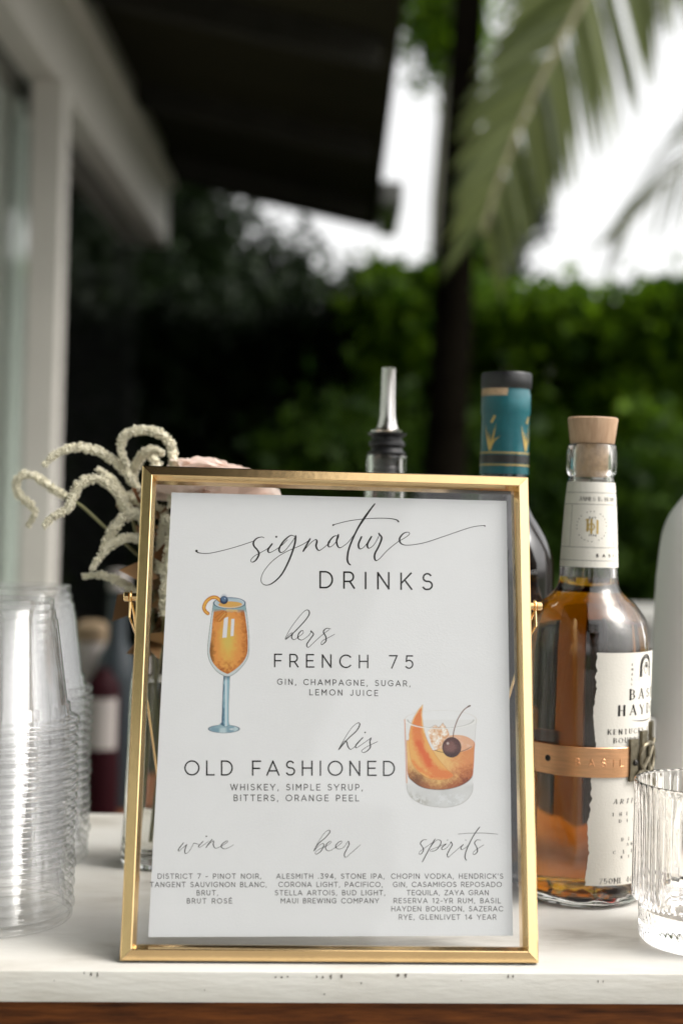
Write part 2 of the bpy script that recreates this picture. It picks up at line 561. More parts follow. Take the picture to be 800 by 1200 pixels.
def lumpy_box(name, x0, x1, y0, y1, z1, matl, parent, amp=0.12):
    mb = MB()
    nx, nz = 40, 20
    def fr(i, j):
        x = x0 + (x1 - x0) * i / nx
        z = (z1) * j / nz
        k = noise.noise(Vector((x * 1.7, z * 1.9, y0)))
        return (x, y0 + amp * k, z + (amp * noise.noise(Vector((x * 3, 1.3, y0))) if j == nz else 0))
    vs = [fr(i, j) for j in range(nz + 1) for i in range(nx + 1)]
    fs = [(j * (nx + 1) + i, j * (nx + 1) + i + 1, (j + 1) * (nx + 1) + i + 1, (j + 1) * (nx + 1) + i) for j in range(nz) for i in range(nx)]
    b = len(vs)
    for i in range(nx + 1):
        t = vs[nz * (nx + 1) + i]
        vs.append((t[0], y1, t[2] - 0.1)); vs.append((t[0], y1, 0))
    for i in range(nx):
        fs.append((nz * (nx + 1) + i, nz * (nx + 1) + i + 1, b + 2 * i + 2, b + 2 * i))
        fs.append((b + 2 * i, b + 2 * i + 2, b + 2 * i + 3, b + 2 * i + 1))
    mb.add(vs, fs)
    return mb.build(name, matl, parent)


def hedge(name, label, x0, x1, y0, y1, h, n, leafm, size, cat='hedge'):
    t = thing(name, label, cat, (0, 0, 0))
    lumpy_box('opaque_core', x0, x1, y0 + .45, y1, h - .30, M['solid_core'], t)  # solid dark core added inside the leaves to block the sky
    cen = []
    for _ in range(n):
        x = random.uniform(x0, x1)
        hh = h + 0.24 * noise.noise(Vector((x * 2.1, 0, 3))) + 0.10 * noise.noise(Vector((x * 6, 0, 3)))
        if random.random() < 0.70:
            z = random.uniform(0.2, hh)
            y = y0 + 0.20 + 0.55 * noise.noise(Vector((x * 1.9, z * 2.3, 7))) + random.uniform(-.05, .12)
        else:
            y = random.uniform(y0, y1)
            z = hh - random.uniform(0.0, .14)
        cen.append((x, y, z))
    f = leaves('foliage', cen, 0.055, 26, size, leafm, t)
    f['kind'] = 'stuff'
    tops = []
    for _ in range(int(n * .05)):
        x = random.uniform(x0, x1)
        tops.append((x, random.uniform(y0, y1), h + random.uniform(.02, .34) * (0.5 + noise.noise(Vector((x * 2.7, 1, 3))))))
    f = leaves('loose_shoots', tops, 0.05, 9, size, leafm, t)
    f['kind'] = 'stuff'
    return t


def tree(name, label, base, h_trunk, crown, n, leafm, trunk_r, size=0.09, trunkm=None, cat='tree', group=None, spread=0.13):
    """crown: list of (cx,cy,cz,rx,ry,rz) lobes relative to base"""
    t = thing(name, label, cat, base, group=group)
    tm = MB()
    pts = [Vector((0.04 * math.sin(k * 1.3), 0.03 * math.cos(k), h_trunk * k / 6)) for k in range(7)]
    tm.tube(pts, [trunk_r * (1 - 0.07 * k) for k in range(7)], 12)
    top = pts[-1]
    tm.build('trunk', trunkm or M['bark'], t)
    for (a, b, c, rx, ry, rz) in crown:
        l = MB()
        e = Vector((a, b, c))
        mid = top.lerp(e, 0.5) + Vector((0, 0, 0.12))
        l.tube([top - Vector((0, 0, 0.1)), mid, e], [trunk_r * .55, trunk_r * .38, trunk_r * .15], 8)
        l.build('limb', trunkm or M['bark'], t)
    cen = []
    for (a, b, c, rx, ry, rz) in crown:
        for _ in range(int(n)):
            v = Vector((random.gauss(0, 1), random.gauss(0, 1), random.gauss(0, 1))).normalized() * (random.random() ** 0.4)
            k = 1 + 0.25 * noise.noise(v * 2.5 + Vector((a, b, c)))
            cen.append((a + v.x * rx * k, b + v.y * ry * k, c + v.z * rz * k))
    f = leaves('crown', cen, spread, 26, size, leafm, t)
    return t


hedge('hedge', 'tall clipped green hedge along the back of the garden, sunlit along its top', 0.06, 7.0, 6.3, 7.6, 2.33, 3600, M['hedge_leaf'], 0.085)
hedge('shaded_hedge', 'hedge below the roof overhang, its shade put into dark leaves', -5.2, 0.04, 6.9, 8.0, 2.30, 2600, M['shade_leaf'], 0.085)

def shrub(label, x, y, h, w, n, leafm=None):  # shrubs added in dark leaves to stand for the shadow low on the hedge
    return tree('shrub', label, (x, y, 0), 0.5, [(0, 0, h * .62, w, .35, h * .40), (w * .5, 0, h * .45, w * .6, .3, h * .4), (-w * .5, 0, h * .42, w * .6, .3, h * .4)], n, leafm or M['shrub_leaf'], 0.03, 0.085, cat='shrub', spread=0.10)


shrub('dark shrub added as shade low on the hedge between trunk and pour spout', 0.10, 5.75, 1.80, .50, 150)
shrub('dark shrub added as shade low on the hedge just right of the palm trunk', 0.78, 5.8, 1.72, .42, 140)
shrub('dark shrub added as shade low on the hedge, seen between teal cap and wooden stopper', 1.22, 5.75, 1.62, .36, 120)
shrub('dark shrub added as shade low on the hedge above the frosted bottle', 1.75, 5.8, 1.74, .40, 120)
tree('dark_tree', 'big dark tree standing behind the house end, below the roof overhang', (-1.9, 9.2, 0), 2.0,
     [(-1.6, 0, 3.4, 1.3, 1, 1.7), (0, 0.3, 3.5, 1.35, 1.0, 1.6), (0.55, .2, 2.2, 0.8, .8, 1.0), (-0.8, .2, 4.6, 1.3, 1, 1.0), (-2.4, .1, 2.2, 1.2, 1, 1.2)], 820, M['shade_leaf'], 0.16)
tree('slim_tree', 'slim pale-barked tree between the roof edge and the dark palm trunk', (0.62, 9.6, 0), 5.2,
     [(-0.25, 0, 5.4, 0.45, .5, 0.6), (0.0, 0.1, 4.7, 0.30, .4, 0.4), (0.0, 0.1, 2.6, 0.55, .5, 0.45)], 60, M['hedge_leaf'], 0.060, trunkm=M['pale_bark'], spread=0.09)
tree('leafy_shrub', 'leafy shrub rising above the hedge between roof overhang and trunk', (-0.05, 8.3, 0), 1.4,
     [(-.35, 0, 2.35, 0.5, .4, 0.5), (.2, 0, 2.1, .5, .4, .45)], 90, M['shade_leaf'], 0.06, cat='shrub', spread=0.10)


tree('added_tree', 'small airy tree added far beyond the hedge to break up the window reflection', (2.05, 20, 0), 3.6,  # tree added so the door glass reflects less open sky
     [(0, 0, 5.1, .60, .6, .75), (-.25, 0, 4.3, .45, .4, .45), (.3, 0, 5.7, .4, .4, .45)], 36, M['shade_leaf'], 0.08, 0.15, spread=0.12)


# palms ------------------------------------------------------------
def frond(parent, root_, tip, sag, llen, n=70, side=None, label=None, path=None, w0=0.015, ang=0.80):
    root_, tip = Vector(root_), Vector(tip)
    pts = []
    for i in range(25):
        t = i / 24
        p = root_.lerp(tip, t) + Vector((0, 0, sag * 4 * t * (1 - t)))
        pts.append(p)
    if path:
        cr = []
        pp = [Vector(v) for v in path]
        pp = [pp[0] * 2 - pp[1]] + pp + [pp[-1] * 2 - pp[-2]]
        for i in range(1, len(pp) - 2):
            for k in range(12):
                t = k / 12
                a, b, c, d = pp[i - 1:i + 3]
                cr.append(0.5 * ((2 * b) + (c - a) * t + (2 * a - 5 * b + 4 * c - d) * t * t + (3 * b - a - 3 * c + d) * t ** 3))
        cr.append(pp[-2])
        cum = [0.0]
        for a, b in zip(cr[:-1], cr[1:]):
            cum.append(cum[-1] + (b - a).length)
        pts = []
        for i in range(25):
            q = cum[-1] * i / 24
            j = min(len(cr) - 2, max(0, int(np.searchsorted(cum, q)) - 1))
            pts.append(cr[j].lerp(cr[j + 1], (q - cum[j]) / max(1e-9, cum[j + 1] - cum[j])))
    rm = MB().tube(pts, [0.019 * (1 - 0.8 * i / 24) + 0.003 for i in range(25)], 6)
    ro = rm.build('frond', M['rachis'], parent)
    if label:
        ro['label'] = label
    V, Fq = [], []
    for sgn in (-1, 1):
        for k in range(n):
            if noise.noise(Vector((k * .35, sgn * 3.1, llen * 9))) > 0.44 or random.random() < 0.08:
                continue
            t = 0.12 + 0.88 * (k + random.uniform(-.15, .15)) / n
            i = min(23, max(0, int(t * 24)))
            p = pts[i].lerp(pts[i + 1], t * 24 - i) if i < 24 else pts[24]
            T = (pts[min(i + 1, 24)] - pts[i]).normalized()
            sd_ = Vector(side).normalized() if side else T.cross(Vector((0, 0, 1))).normalized()
            sd_ = (sd_ - T * sd_.dot(T)).normalized()
            nr = T.cross(sd_).normalized()
            if nr.z < 0: nr = -nr
            L_ = llen * (0.55 + 0.45 * math.sin(math.pi * min(1, t * 0.95 + .12))) * random.uniform(.9, 1.1)
            if t > .8: L_ *= 1 - 1.6 * (t - .8)
            d = (sd_ * sgn * (ang - .25 * t) + T * (0.62 + .45 * t) + nr * (0.05 + random.uniform(-.08, .08))).normalized()
            w = w0
            wd = (T.cross(d)).cross(d).normalized()
            wd = (wd + nr * random.uniform(-.5, .5)).normalized()
            b = len(V)
            for s_, q in ((0, .5), (.3, 1), (.7, .8), (1, .08)):
                c = p + d * L_ * s_ - Vector((0, 0, 1)) * L_ * .28 * s_ * s_
                V += [c - wd * w * q, c + wd * w * q]
            for j in range(3):
                Fq.append((b + 2 * j, b + 2 * j + 1, b + 2 * j + 3, b + 2 * j + 2))
    lf = mesh_np('leaflets', np.array([tuple(v) for v in V]), np.array(Fq), M['palm'], ro)
    lf['kind'] = 'stuff'
    return ro


pb = P(501, 960, 5.0); pt = P(547, 10, 5.0)
base = Vector((pb.x - 0.012, 5.0, 0))
palm = thing('palm_tree', 'palm with slender black leaning trunk standing in front of the hedge', 'palm tree', base)
tp = [Vector((0, 0, 0)).lerp(Vector((pt.x + .03 - base.x, 0, 4.2)), k / 14) for k in range(15)]
mb = MB()
mb.tube(tp, [0.096 - 0.0042 * k + 0.003 * (k % 2) for k in range(15)], 16)
mb.build('trunk', M['bark'], palm)
ctop = tp[-1]
for k in range(9):
    a = k * 2 * math.pi / 9 + .35
    L0 = 1.55
    frond(palm, ctop, ctop + Vector((math.cos(a) * L0, math.sin(a) * L0, 0.35)), .35, .40, 46)

# second palm to the right; two of its fronds hang into the picture
b2 = P(1040, 960, 5.3)
palm2 = thing('palm_tree', 'palm beyond the right edge whose long fronds hang in front of the white sky', 'palm tree', (b2.x, 5.3, 0))
h2 = 4.75
mb = MB()
mb.tube([Vector((0.02 * math.sin(k), 0, h2 * k / 14)) for k in range(15)], [0.13 - 0.003 * k + 0.007 * (k % 2) for k in range(15)], 16)
mb.build('trunk', M['bark'], palm2)
o2 = Vector((b2.x, 5.3, 0))
c2 = Vector((0, 0, h2))
fp = [c2, P(900, -330, 5.1) - o2, P(742, -120, 4.8) - o2, P(682, 0, 4.7) - o2, P(632, 95, 4.62) - o2, P(600, 170, 4.58) - o2, P(580, 222, 4.56) - o2, P(566, 272, 4.55) - o2]
frond(palm2, c2, c2 + Vector((0, 0, 1)), 0, .49, 136, side=(0.93, 0.25, -0.15), label='broad olive palm frond hanging lowest beside the dark trunk', path=fp, w0=.0155, ang=.95)
fp2 = [c2, P(1010, -150, 6.0) - o2, P(900, 60, 6.5) - o2, P(800, 190, 6.7) - o2, P(715, 285, 6.8) - o2]
frond(palm2, c2, c2 + Vector((0, 0, 1)), 0, .50, 90, side=(0.3, 0.6, -0.75), path=fp2, w0=.006)
frond(palm2, c2, P(770, 20, 6.9) - o2, .45, .35, 60, w0=.009)
for a in (0.2, 1.1, 2.0, 5.2, 4.4):
    frond(palm2, c2, c2 + Vector((math.cos(a) * 1.6, math.sin(a) * 1.6, .2)), .4, .4, 46)

# low stucco wall at the right
lw = thing('garden_wall', 'short pale stucco garden wall with lighter cap behind the bottles at right', 'wall', (0.66, 3.6, 0))
wz = P(757, 714, 3.6).z
MB().box(0, 0.62, 0.0, 0.16, 0, wz - 0.045).build('wall_face', M['stucco'], lw, smooth=False)
MB().box(-0.02, 0.64, -0.02, 0.18, wz - 0.042, wz).build('cap', M['stucco_cap'], lw, smooth=False, bevel=0.004)

# back table with bottles, far behind the counter at left
bt = thing('side_table', 'dark side table hidden behind the counter, carrying spare bottles', 'table', (-0.34, 2.25, 0))
MB().box(-0.28, 0.28, -0.16, 0.16, 0.845, 0.875).build('tabletop', M['mahogany'], bt, smooth=False, bevel=0.003)
for sx in (-.25, .22):
    for sy in (-.14, .11):
        MB().box(sx, sx + .03, sy, sy + .03, 0, .843).build('leg', M['mahogany'], bt, smooth=False)


def far_x(px, D):
    return P(px, 800, D).x


tz = 0.875
t = thing('wine_bottle', 'slim slate-grey bottle blurred behind the flowers, on the side table', 'bottle', (far_x(136, 2.25), 2.25, tz))
MB().lathe([(0, 0), (.034, 0), (.036, .01), (.036, .20), (.030, .235), (.015, .262), (.0135, .34), (0, .34)], 32).build('body', M['slate_glass'], t)
MB().lathe([(0.0, .342), (.0165, .342), (.0165, .372), (0, .374)], 24).build('cap', M['far_label'], t)
t = thing('wine_bottle', 'blurred red wine bottle with white label between cup stack and frame', 'bottle', (far_x(121, 2.12), 2.12, tz))
MB().lathe([(0, 0), (.024, 0), (.026, .01), (.026, .200), (.022, .214), (.012, .226), (.0115, .232), (0, .232)], 32).build('body', M['red_wine'], t)
lb = MB()
for k in range(13):
    a = -1.1 + 2.2 * k / 12
    lb.add([(0.0264 * math.sin(a), -.0264 * math.cos(a), .115), (0.0264 * math.sin(a), -.0264 * math.cos(a), .190)], [])
lb.f = [(2 * k, 2 * k + 2, 2 * k + 3, 2 * k + 1) for k in range(12)]; lb.mi = [0] * 12
lb.build('paper_label', M['far_label'], t)
t = thing('jar', 'blurred white jar with tan lid behind the clear cups', 'jar', (far_x(106, 2.3), 2.3, tz))
MB().lathe([(0, 0), (.026, 0), (.029, .02), (.029, .24), (0.027, .255), (0, .255)], 32).build('body', M['far_label'], t)
MB().lathe([(0, .2555), (.028, .2555), (.030, .262), (.029, .28), (.015, .288), (0, .289)], 32).build('lid', M['tan'], t)

# ------------------------------------------------------------------ bar counter
YAW = R(4.0)
bar = thing('bar_counter', 'bar counter with worn white painted top over reddish wood front', 'bar counter', (0.0, 0.766, 0), YAW)
MB().box(-0.80, 0.95, 0.0, 0.392, ZT - 0.0168, ZT).build('countertop', M['counter'], bar, smooth=True, bevel=0.0012)
for k in range(7):             # front boards running along the bar, recessed below the top
    z1_ = ZT - 0.0170 - k * 0.155
    MB().box(-0.79, 0.94, 0.009, 0.030, max(0.0, z1_ - 0.1535), z1_).build('front_board', M['mahogany'], bar, smooth=True, bevel=0.0012)
MB().box(-0.79, -0.77, 0.032, 0.38, 0.0, ZT - 0.0170).build('side_board', M['mahogany'], bar, smooth=False)
MB().box(0.92, 0.94, 0.032, 0.38, 0.0, ZT - 0.0170).build('side_board', M['mahogany'], bar, smooth=False)
sm = MB()                      # small dents and scuffs on the front edge of the top
Mb = (Matrix.Translation((0.0, 0.766, 0)) @ Matrix.Rotation(YAW, 4, 'Z'))
Mbi = Mb.inverted()
n_w = (Mb.to_3x3() @ Vector((0, -1, 0)))


def hit(px, py, pl_p, pl_n):
    o = Vector((0, 0, ZC)); d = P(px, py, 1.0) - o
    return o + d * ((pl_p - o).dot(pl_n) / d.dot(pl_n))


for px, py, rx, ry in [(99, 1140, .8, 1.5), (107, 1141, 1.1, 3), (114.5, 1142, .9, 3.2), (323, 1145, 1.2, 1), (330, 1145, 1.4, 1.2), (337, 1144.5, 1, 1), (371, 1144.5, .9, 1.6),
                       (378, 1145, 1, 1.8), (387.5, 1144.5, 1.2, 2.8), (400, 1144, 1.2, 2.4), (466, 1142, 1.7, 3), (475, 1142, 1.6, 3.4), (595, 1144, .9, 2.2), (600.5, 1144, .8, 2),
                       (380, 1165, .8, 1), (423, 1152, .6, 1.5), (540, 1149, .5, .6), (64, 1149, .6, .6), (240, 1160, .6, .6), (700, 1150, .6, 1.8), (706, 1150, .5, 1.5)]:
    vs = []
    for k in range(10):
        a = 2 * math.pi * k / 10
        kk = 1 + .25 * math.sin(3 * a + px)
        p = Mbi @ hit(px + rx * math.cos(a) * kk, py + ry * math.sin(a) * kk, Mb @ Vector((0, 0, ZT - .008)), n_w)
        vs.append((p.x, -0.00025, min(p.z, ZT - .0005)))
    sm.add(vs, [tuple(range(10))])
o = sm.build('dent_marks', M['mark'], bar, smooth=False)
o['kind'] = 'stuff'

# ------------------------------------------------------------------ picture frame
FW, FH = 0.2298, 0.279         # outer size
LEAN = R(-13.9)
fr_loc = Vector((0.0010, 0.785, ZT))
FM = Matrix.Translation(fr_loc) @ Matrix.Rotation(YAW, 4, 'Z') @ Matrix.Rotation(LEAN, 4, 'X')
FMI = FM.inverted()
frame = thing('picture_frame', 'gold metal easel frame with clear glass holding the white drinks menu', 'picture frame')
frame.matrix_world = FM
YF, YB = -0.0065, 0.0065       # front and back of the rails
RW = 0.0082


def rail(p0, p1, inward, name='rail'):
    """mitred rail from outer corner p0 to p1 (x, z); inward = unit vector towards the glass"""
    p0, p1, inw = Vector((p0[0], 0, p0[1])), Vector((p1[0], 0, p1[1])), Vector((inward[0], 0, inward[1]))
    t = (p1 - p0).normalized()
    # section: (offset inward, y)
    sec = [(0.0, YB), (0.0, YF + .0012), (0.0008, YF + .0002), (0.0058, YF - 0.0010), (0.0063, YF - .0007), (0.0082, YF + .0042), (0.0082, YB)]
    vs = []
    for s_, y in sec:
        vs.append(p0 + inw * s_ + t * s_ + Vector((0, y, 0)))
    for s_, y in sec:
        vs.append(p1 + inw * s_ - t * s_ + Vector((0, y, 0)))
    n = len(sec)
    fs = [(k, (k + 1) % n, n + (k + 1) % n, n + k) for k in range(n)] + [tuple(range(n)), tuple(range(2 * n - 1, n - 1, -1))]
    mb = MB().add(vs, fs)
    return mb.build(name, M['brass'], frame, smooth=True, sharp=12)


g_ = 0.00012
rail((-FW / 2, g_), (-FW / 2, FH - g_), (1, 0))
rail((FW / 2, g_), (FW / 2, FH - g_), (-1, 0))
rail((-FW / 2 + g_, 0), (FW / 2 - g_, 0), (0, 1))
rail((-FW / 2 + g_, FH), (FW / 2 - g_, FH), (0, -1))
gx, gz0, gz1 = FW / 2 - RW + .0004, RW - .0004, FH - RW + .0004
MB().box(-gx, gx, -0.0022, -0.0008, gz0, gz1).build('glass_pane', M['pane'], frame, smooth=False)
MB().box(-gx, gx, 0.0008, 0.0022, gz0, gz1).build('glass_pane', M['pane'], frame, smooth=False)


def circle_pts(c, r, ax, n=24):
    c = Vector(c)
    out = []
    for k in range(n + 1):
        a = 2 * math.pi * k / n
        out.append(c + Vector((0, math.cos(a) * r, math.sin(a) * r)) if ax == 'x' else c + Vector((math.cos(a) * r, 0, math.sin(a) * r)))
    return out


KZ = 0.2015                    # height of the side pivots along the frame
for s_ in (-1, 1):
    x0 = s_ * FW / 2
    kb = MB()
    kb.tube([(x0 - s_ * .001, 0.001, KZ), (x0 + s_ * .0028, 0.001, KZ)], 0.0023, 20)
    kb.tube([(x0 + s_ * .0042, 0.001, KZ), (x0 + s_ * .0048, 0.001, KZ), (x0 + s_ * .0072, 0.001, KZ), (x0 + s_ * .0078, 0.001, KZ)], [0.0022, .0028, .0028, .0022], 20)
    kb.tube([(x0 + s_ * .002, 0.001, KZ), (x0 + s_ * .005, 0.001, KZ)], 0.0016, 16)
    kb.build('pivot_knob', M['brass'], frame)
# wire easel leg: an eye round each pivot, straight legs slanting back, a cross wire on the counter
wm = MB()
Pk = [Vector((s_ * (FW / 2 + .0036), 0.001, KZ)) for s_ in (-1, 1)]
foot = []
for s_ in (-1, 1):
    fw = Mb @ Vector((0.0, 0, ZT)) 
    wp = Matrix.Translation(fr_loc) @ Matrix.Rotation(YAW, 4, 'Z') @ Vector((s_ * 0.097, 0.165, 0.0012))
    foot.append(FMI @ wp)
for i, s_ in enumerate((-1, 1)):
    wm.tube(circle_pts(Pk[i], .0031, 'x'), 0.00075, 8)
    st = Pk[i] + Vector((0, .0005, -.003))
    path = [st, st.lerp(foot[i], .03) + Vector((-s_ * .001, 0, 0))]
    for q in (0.15, .35, .6, .85, .97, 1.0):
        path.append(st.lerp(foot[i], q) + Vector((-s_ * .0018 * math.sin(math.pi * min(q, 1)), 0, 0)))
    wm.tube(path, 0.00085, 8)
    wm.tube([Pk[i] + Vector((0, -.0012, .0028)), Pk[i] + Vector((s_ * .0002, -.0016, -.012)), st.lerp(foot[i], .12) + Vector((-s_ * .001, -.001, 0))], 0.0007, 8)
wm.tube([foot[0], foot[0].lerp(foot[1], .5), foot[1]], 0.0009, 8)
wm.build('easel_wire', M['brass'], frame)

# ------------------------------------------------------------------ lettering tools
def arc(cx, cy_, rx, ry, a0, a1, n=14):
    return [(cx + rx * math.cos(R(a0 + (a1 - a0) * i / n)), cy_ + ry * math.sin(R(a0 + (a1 - a0) * i / n))) for i in range(n + 1)]


G = {}
G['A'] = (.86, [[(0, 0), (.43, 1)], [(.43, 1), (.86, 0)], [(.15, .30), (.71, .30)]])
G['B'] = (.66, [[(.06, 0), (.06, 1)], [(.06, 1), (.36, 1)] + arc(.36, .765, .225, .235, 90, -90) + [(.06, .53)], [(.06, .53), (.39, .53)] + arc(.39, .265, .25, .265, 90, -90) + [(.06, 0)]])
G['C'] = (.90, [arc(.52, .5, .49, .5, 42, 318, 26)])
G['D'] = (.84, [[(.06, 0), (.06, 1)], [(.06, 1), (.36, 1)] + arc(.36, .5, .46, .5, 90, -90, 20) + [(.06, 0)]])
G['E'] = (.64, [[(.06, 0), (.06, 1)], [(.06, 1), (.62, 1)], [(.06, .51), (.56, .51)], [(.06, 0), (.64, 0)]])
G['F'] = (.60, [[(.06, 0), (.06, 1)], [(.06, 1), (.62, 1)], [(.06, .48), (.55, .48)]])
G['G'] = (.95, [arc(.51, .5, .49, .5, 45, 315, 26) + [(.87, .20), (.87, .47)], [(.87, .47), (.55, .47)]])
G['H'] = (.80, [[(.06, 0), (.06, 1)], [(.74, 0), (.74, 1)], [(.06, .51), (.74, .51)]])
G['I'] = (.12, [[(.06, 0), (.06, 1)]])
G['J'] = (.55, [[(.47, 1), (.47, .3)] + arc(.24, .28, .23, .28, 0, -150, 12)])
G['K'] = (.72, [[(.06, 0), (.06, 1)], [(.68, 1), (.06, .36)], [(.28, .58), (.72, 0)]])
G['L'] = (.58, [[(.06, 0), (.06, 1)], [(.06, 0), (.58, 0)]])
G['M'] = (.92, [[(.06, 0), (.06, 1)], [(.06, 1), (.46, .40)], [(.46, .40), (.86, 1)], [(.86, 1), (.86, 0)]])
G['N'] = (.80, [[(.06, 0), (.06, 1)], [(.06, 1), (.74, 0)], [(.74, 0), (.74, 1)]])
G['O'] = (1.04, [arc(.52, .5, .50, .5, 0, 360, 32)])
G['P'] = (.66, [[(.06, 0), (.06, 1)], [(.06, 1), (.36, 1)] + arc(.36, .70, .27, .30, 90, -90) + [(.06, .40)]])
G['Q'] = (1.04, [arc(.52, .5, .50, .5, 0, 360, 32), [(.62, .26), (.98, -.06)]])
G['R'] = (.70, [[(.06, 0), (.06, 1)], [(.06, 1), (.38, 1)] + arc(.38, .71, .27, .29, 90, -90) + [(.06, .42)], [(.42, .42), (.70, 0)]])
G['S'] = (.66, [arc(.33, .745, .25, .255, 35, 180, 12)[:] + arc(.33, .72, .25, .20, 190, 262, 5) + arc(.36, .27, .27, .255, 78, -100, 14) + arc(.33, .30, .30, .30, -105, -148, 4)])
G['T'] = (.74, [[(.37, 0), (.37, 1)], [(0, 1), (.74, 1)]])
G['U'] = (.78, [[(.06, 1), (.06, .36)] + arc(.39, .36, .33, .36, 180, 360, 18) + [(.72, 1)]])
G['V'] = (.84, [[(0, 1), (.42, 0)], [(.42, 0), (.84, 1)]])
G['W'] = (1.22, [[(0, 1), (.32, 0)], [(.32, 0), (.61, 1)], [(.61, 1), (.90, 0)], [(.90, 0), (1.22, 1)]])
G['X'] = (.76, [[(0, 0), (.76, 1)], [(0, 1), (.76, 0)]])
G['Y'] = (.80, [[(0, 1), (.40, .42)], [(.80, 1), (.40, .42)], [(.40, .42), (.40, 0)]])
G['Z'] = (.70, [[(.03, 1), (.67, 1)], [(.67, 1), (.03, 0)], [(.03, 0), (.70, 0)]])
G['É'] = (.64, G['E'][1] + [[(.30, 1.10), (.44, 1.26)]])
G['0'] = (.80, [arc(.40, .5, .36, .5, 0, 360, 28)])
G['1'] = (.34, [[(.24, 0), (.24, 1)], [(.24, 1), (.03, .87)]])
G['2'] = (.64, [arc(.31, .70, .26, .30, 160, -35, 14) + [(.04, 0)], [(.04, 0), (.62, 0)]])
G['3'] = (.64, [[(.06, 1), (.57, 1)], [(.57, 1), (.30, .60)], arc(.30, .30, .29, .30, 90, -145, 16)])
G['4'] = (.74, [[(.52, 0), (.52, 1)], [(.52, 1), (.02, .27)], [(.02, .27), (.74, .27)]])
G['5'] = (.66, [[(.58, 1), (.13, 1)], [(.13, 1), (.09, .56)], [(.09, .56)] + arc(.31, .32, .30, .32, 112, -142, 18)])
G['6'] = (.68, [arc(.34, .31, .29, .31, 0, 360, 22), [(.06, .36), (.16, .68), (.46, 1)]])
G['7'] = (.62, [[(.0, 1), (.60, 1)], [(.60, 1), (.18, 0)]])
G['9'] = (.68, [arc(.34, .69, .29, .31, 0, 360, 22), [(.63, .64), (.52, .32), (.22, 0)]])
G['8'] = (.66, [arc(.33, .76, .23, .24, 0, 360, 20), arc(.33, .27, .28, .27, 0, 360, 20)])
G[','] = (.16, [[(.09, .06), (.04, -.16)]])
G['.'] = (.14, [[(.07, 0), (.07, .10)]])
G['-'] = (.36, [[(.0, .40), (.36, .40)]])
G["'"] = (.12, [[(.06, 1), (.05, .72)]])
G['%'] = (.8, [arc(.18, .8, .15, .18, 0, 360, 10), arc(.62, .2, .15, .18, 0, 360, 10), [(.12, 0), (.68, 1)]])
G['&'] = (.8, [arc(.34, .78, .18, .21, 0, 360, 14), arc(.32, .27, .27, .27, 60, 330, 14) + [(.75, .5)], [(.25, .6), (.78, 0)]])


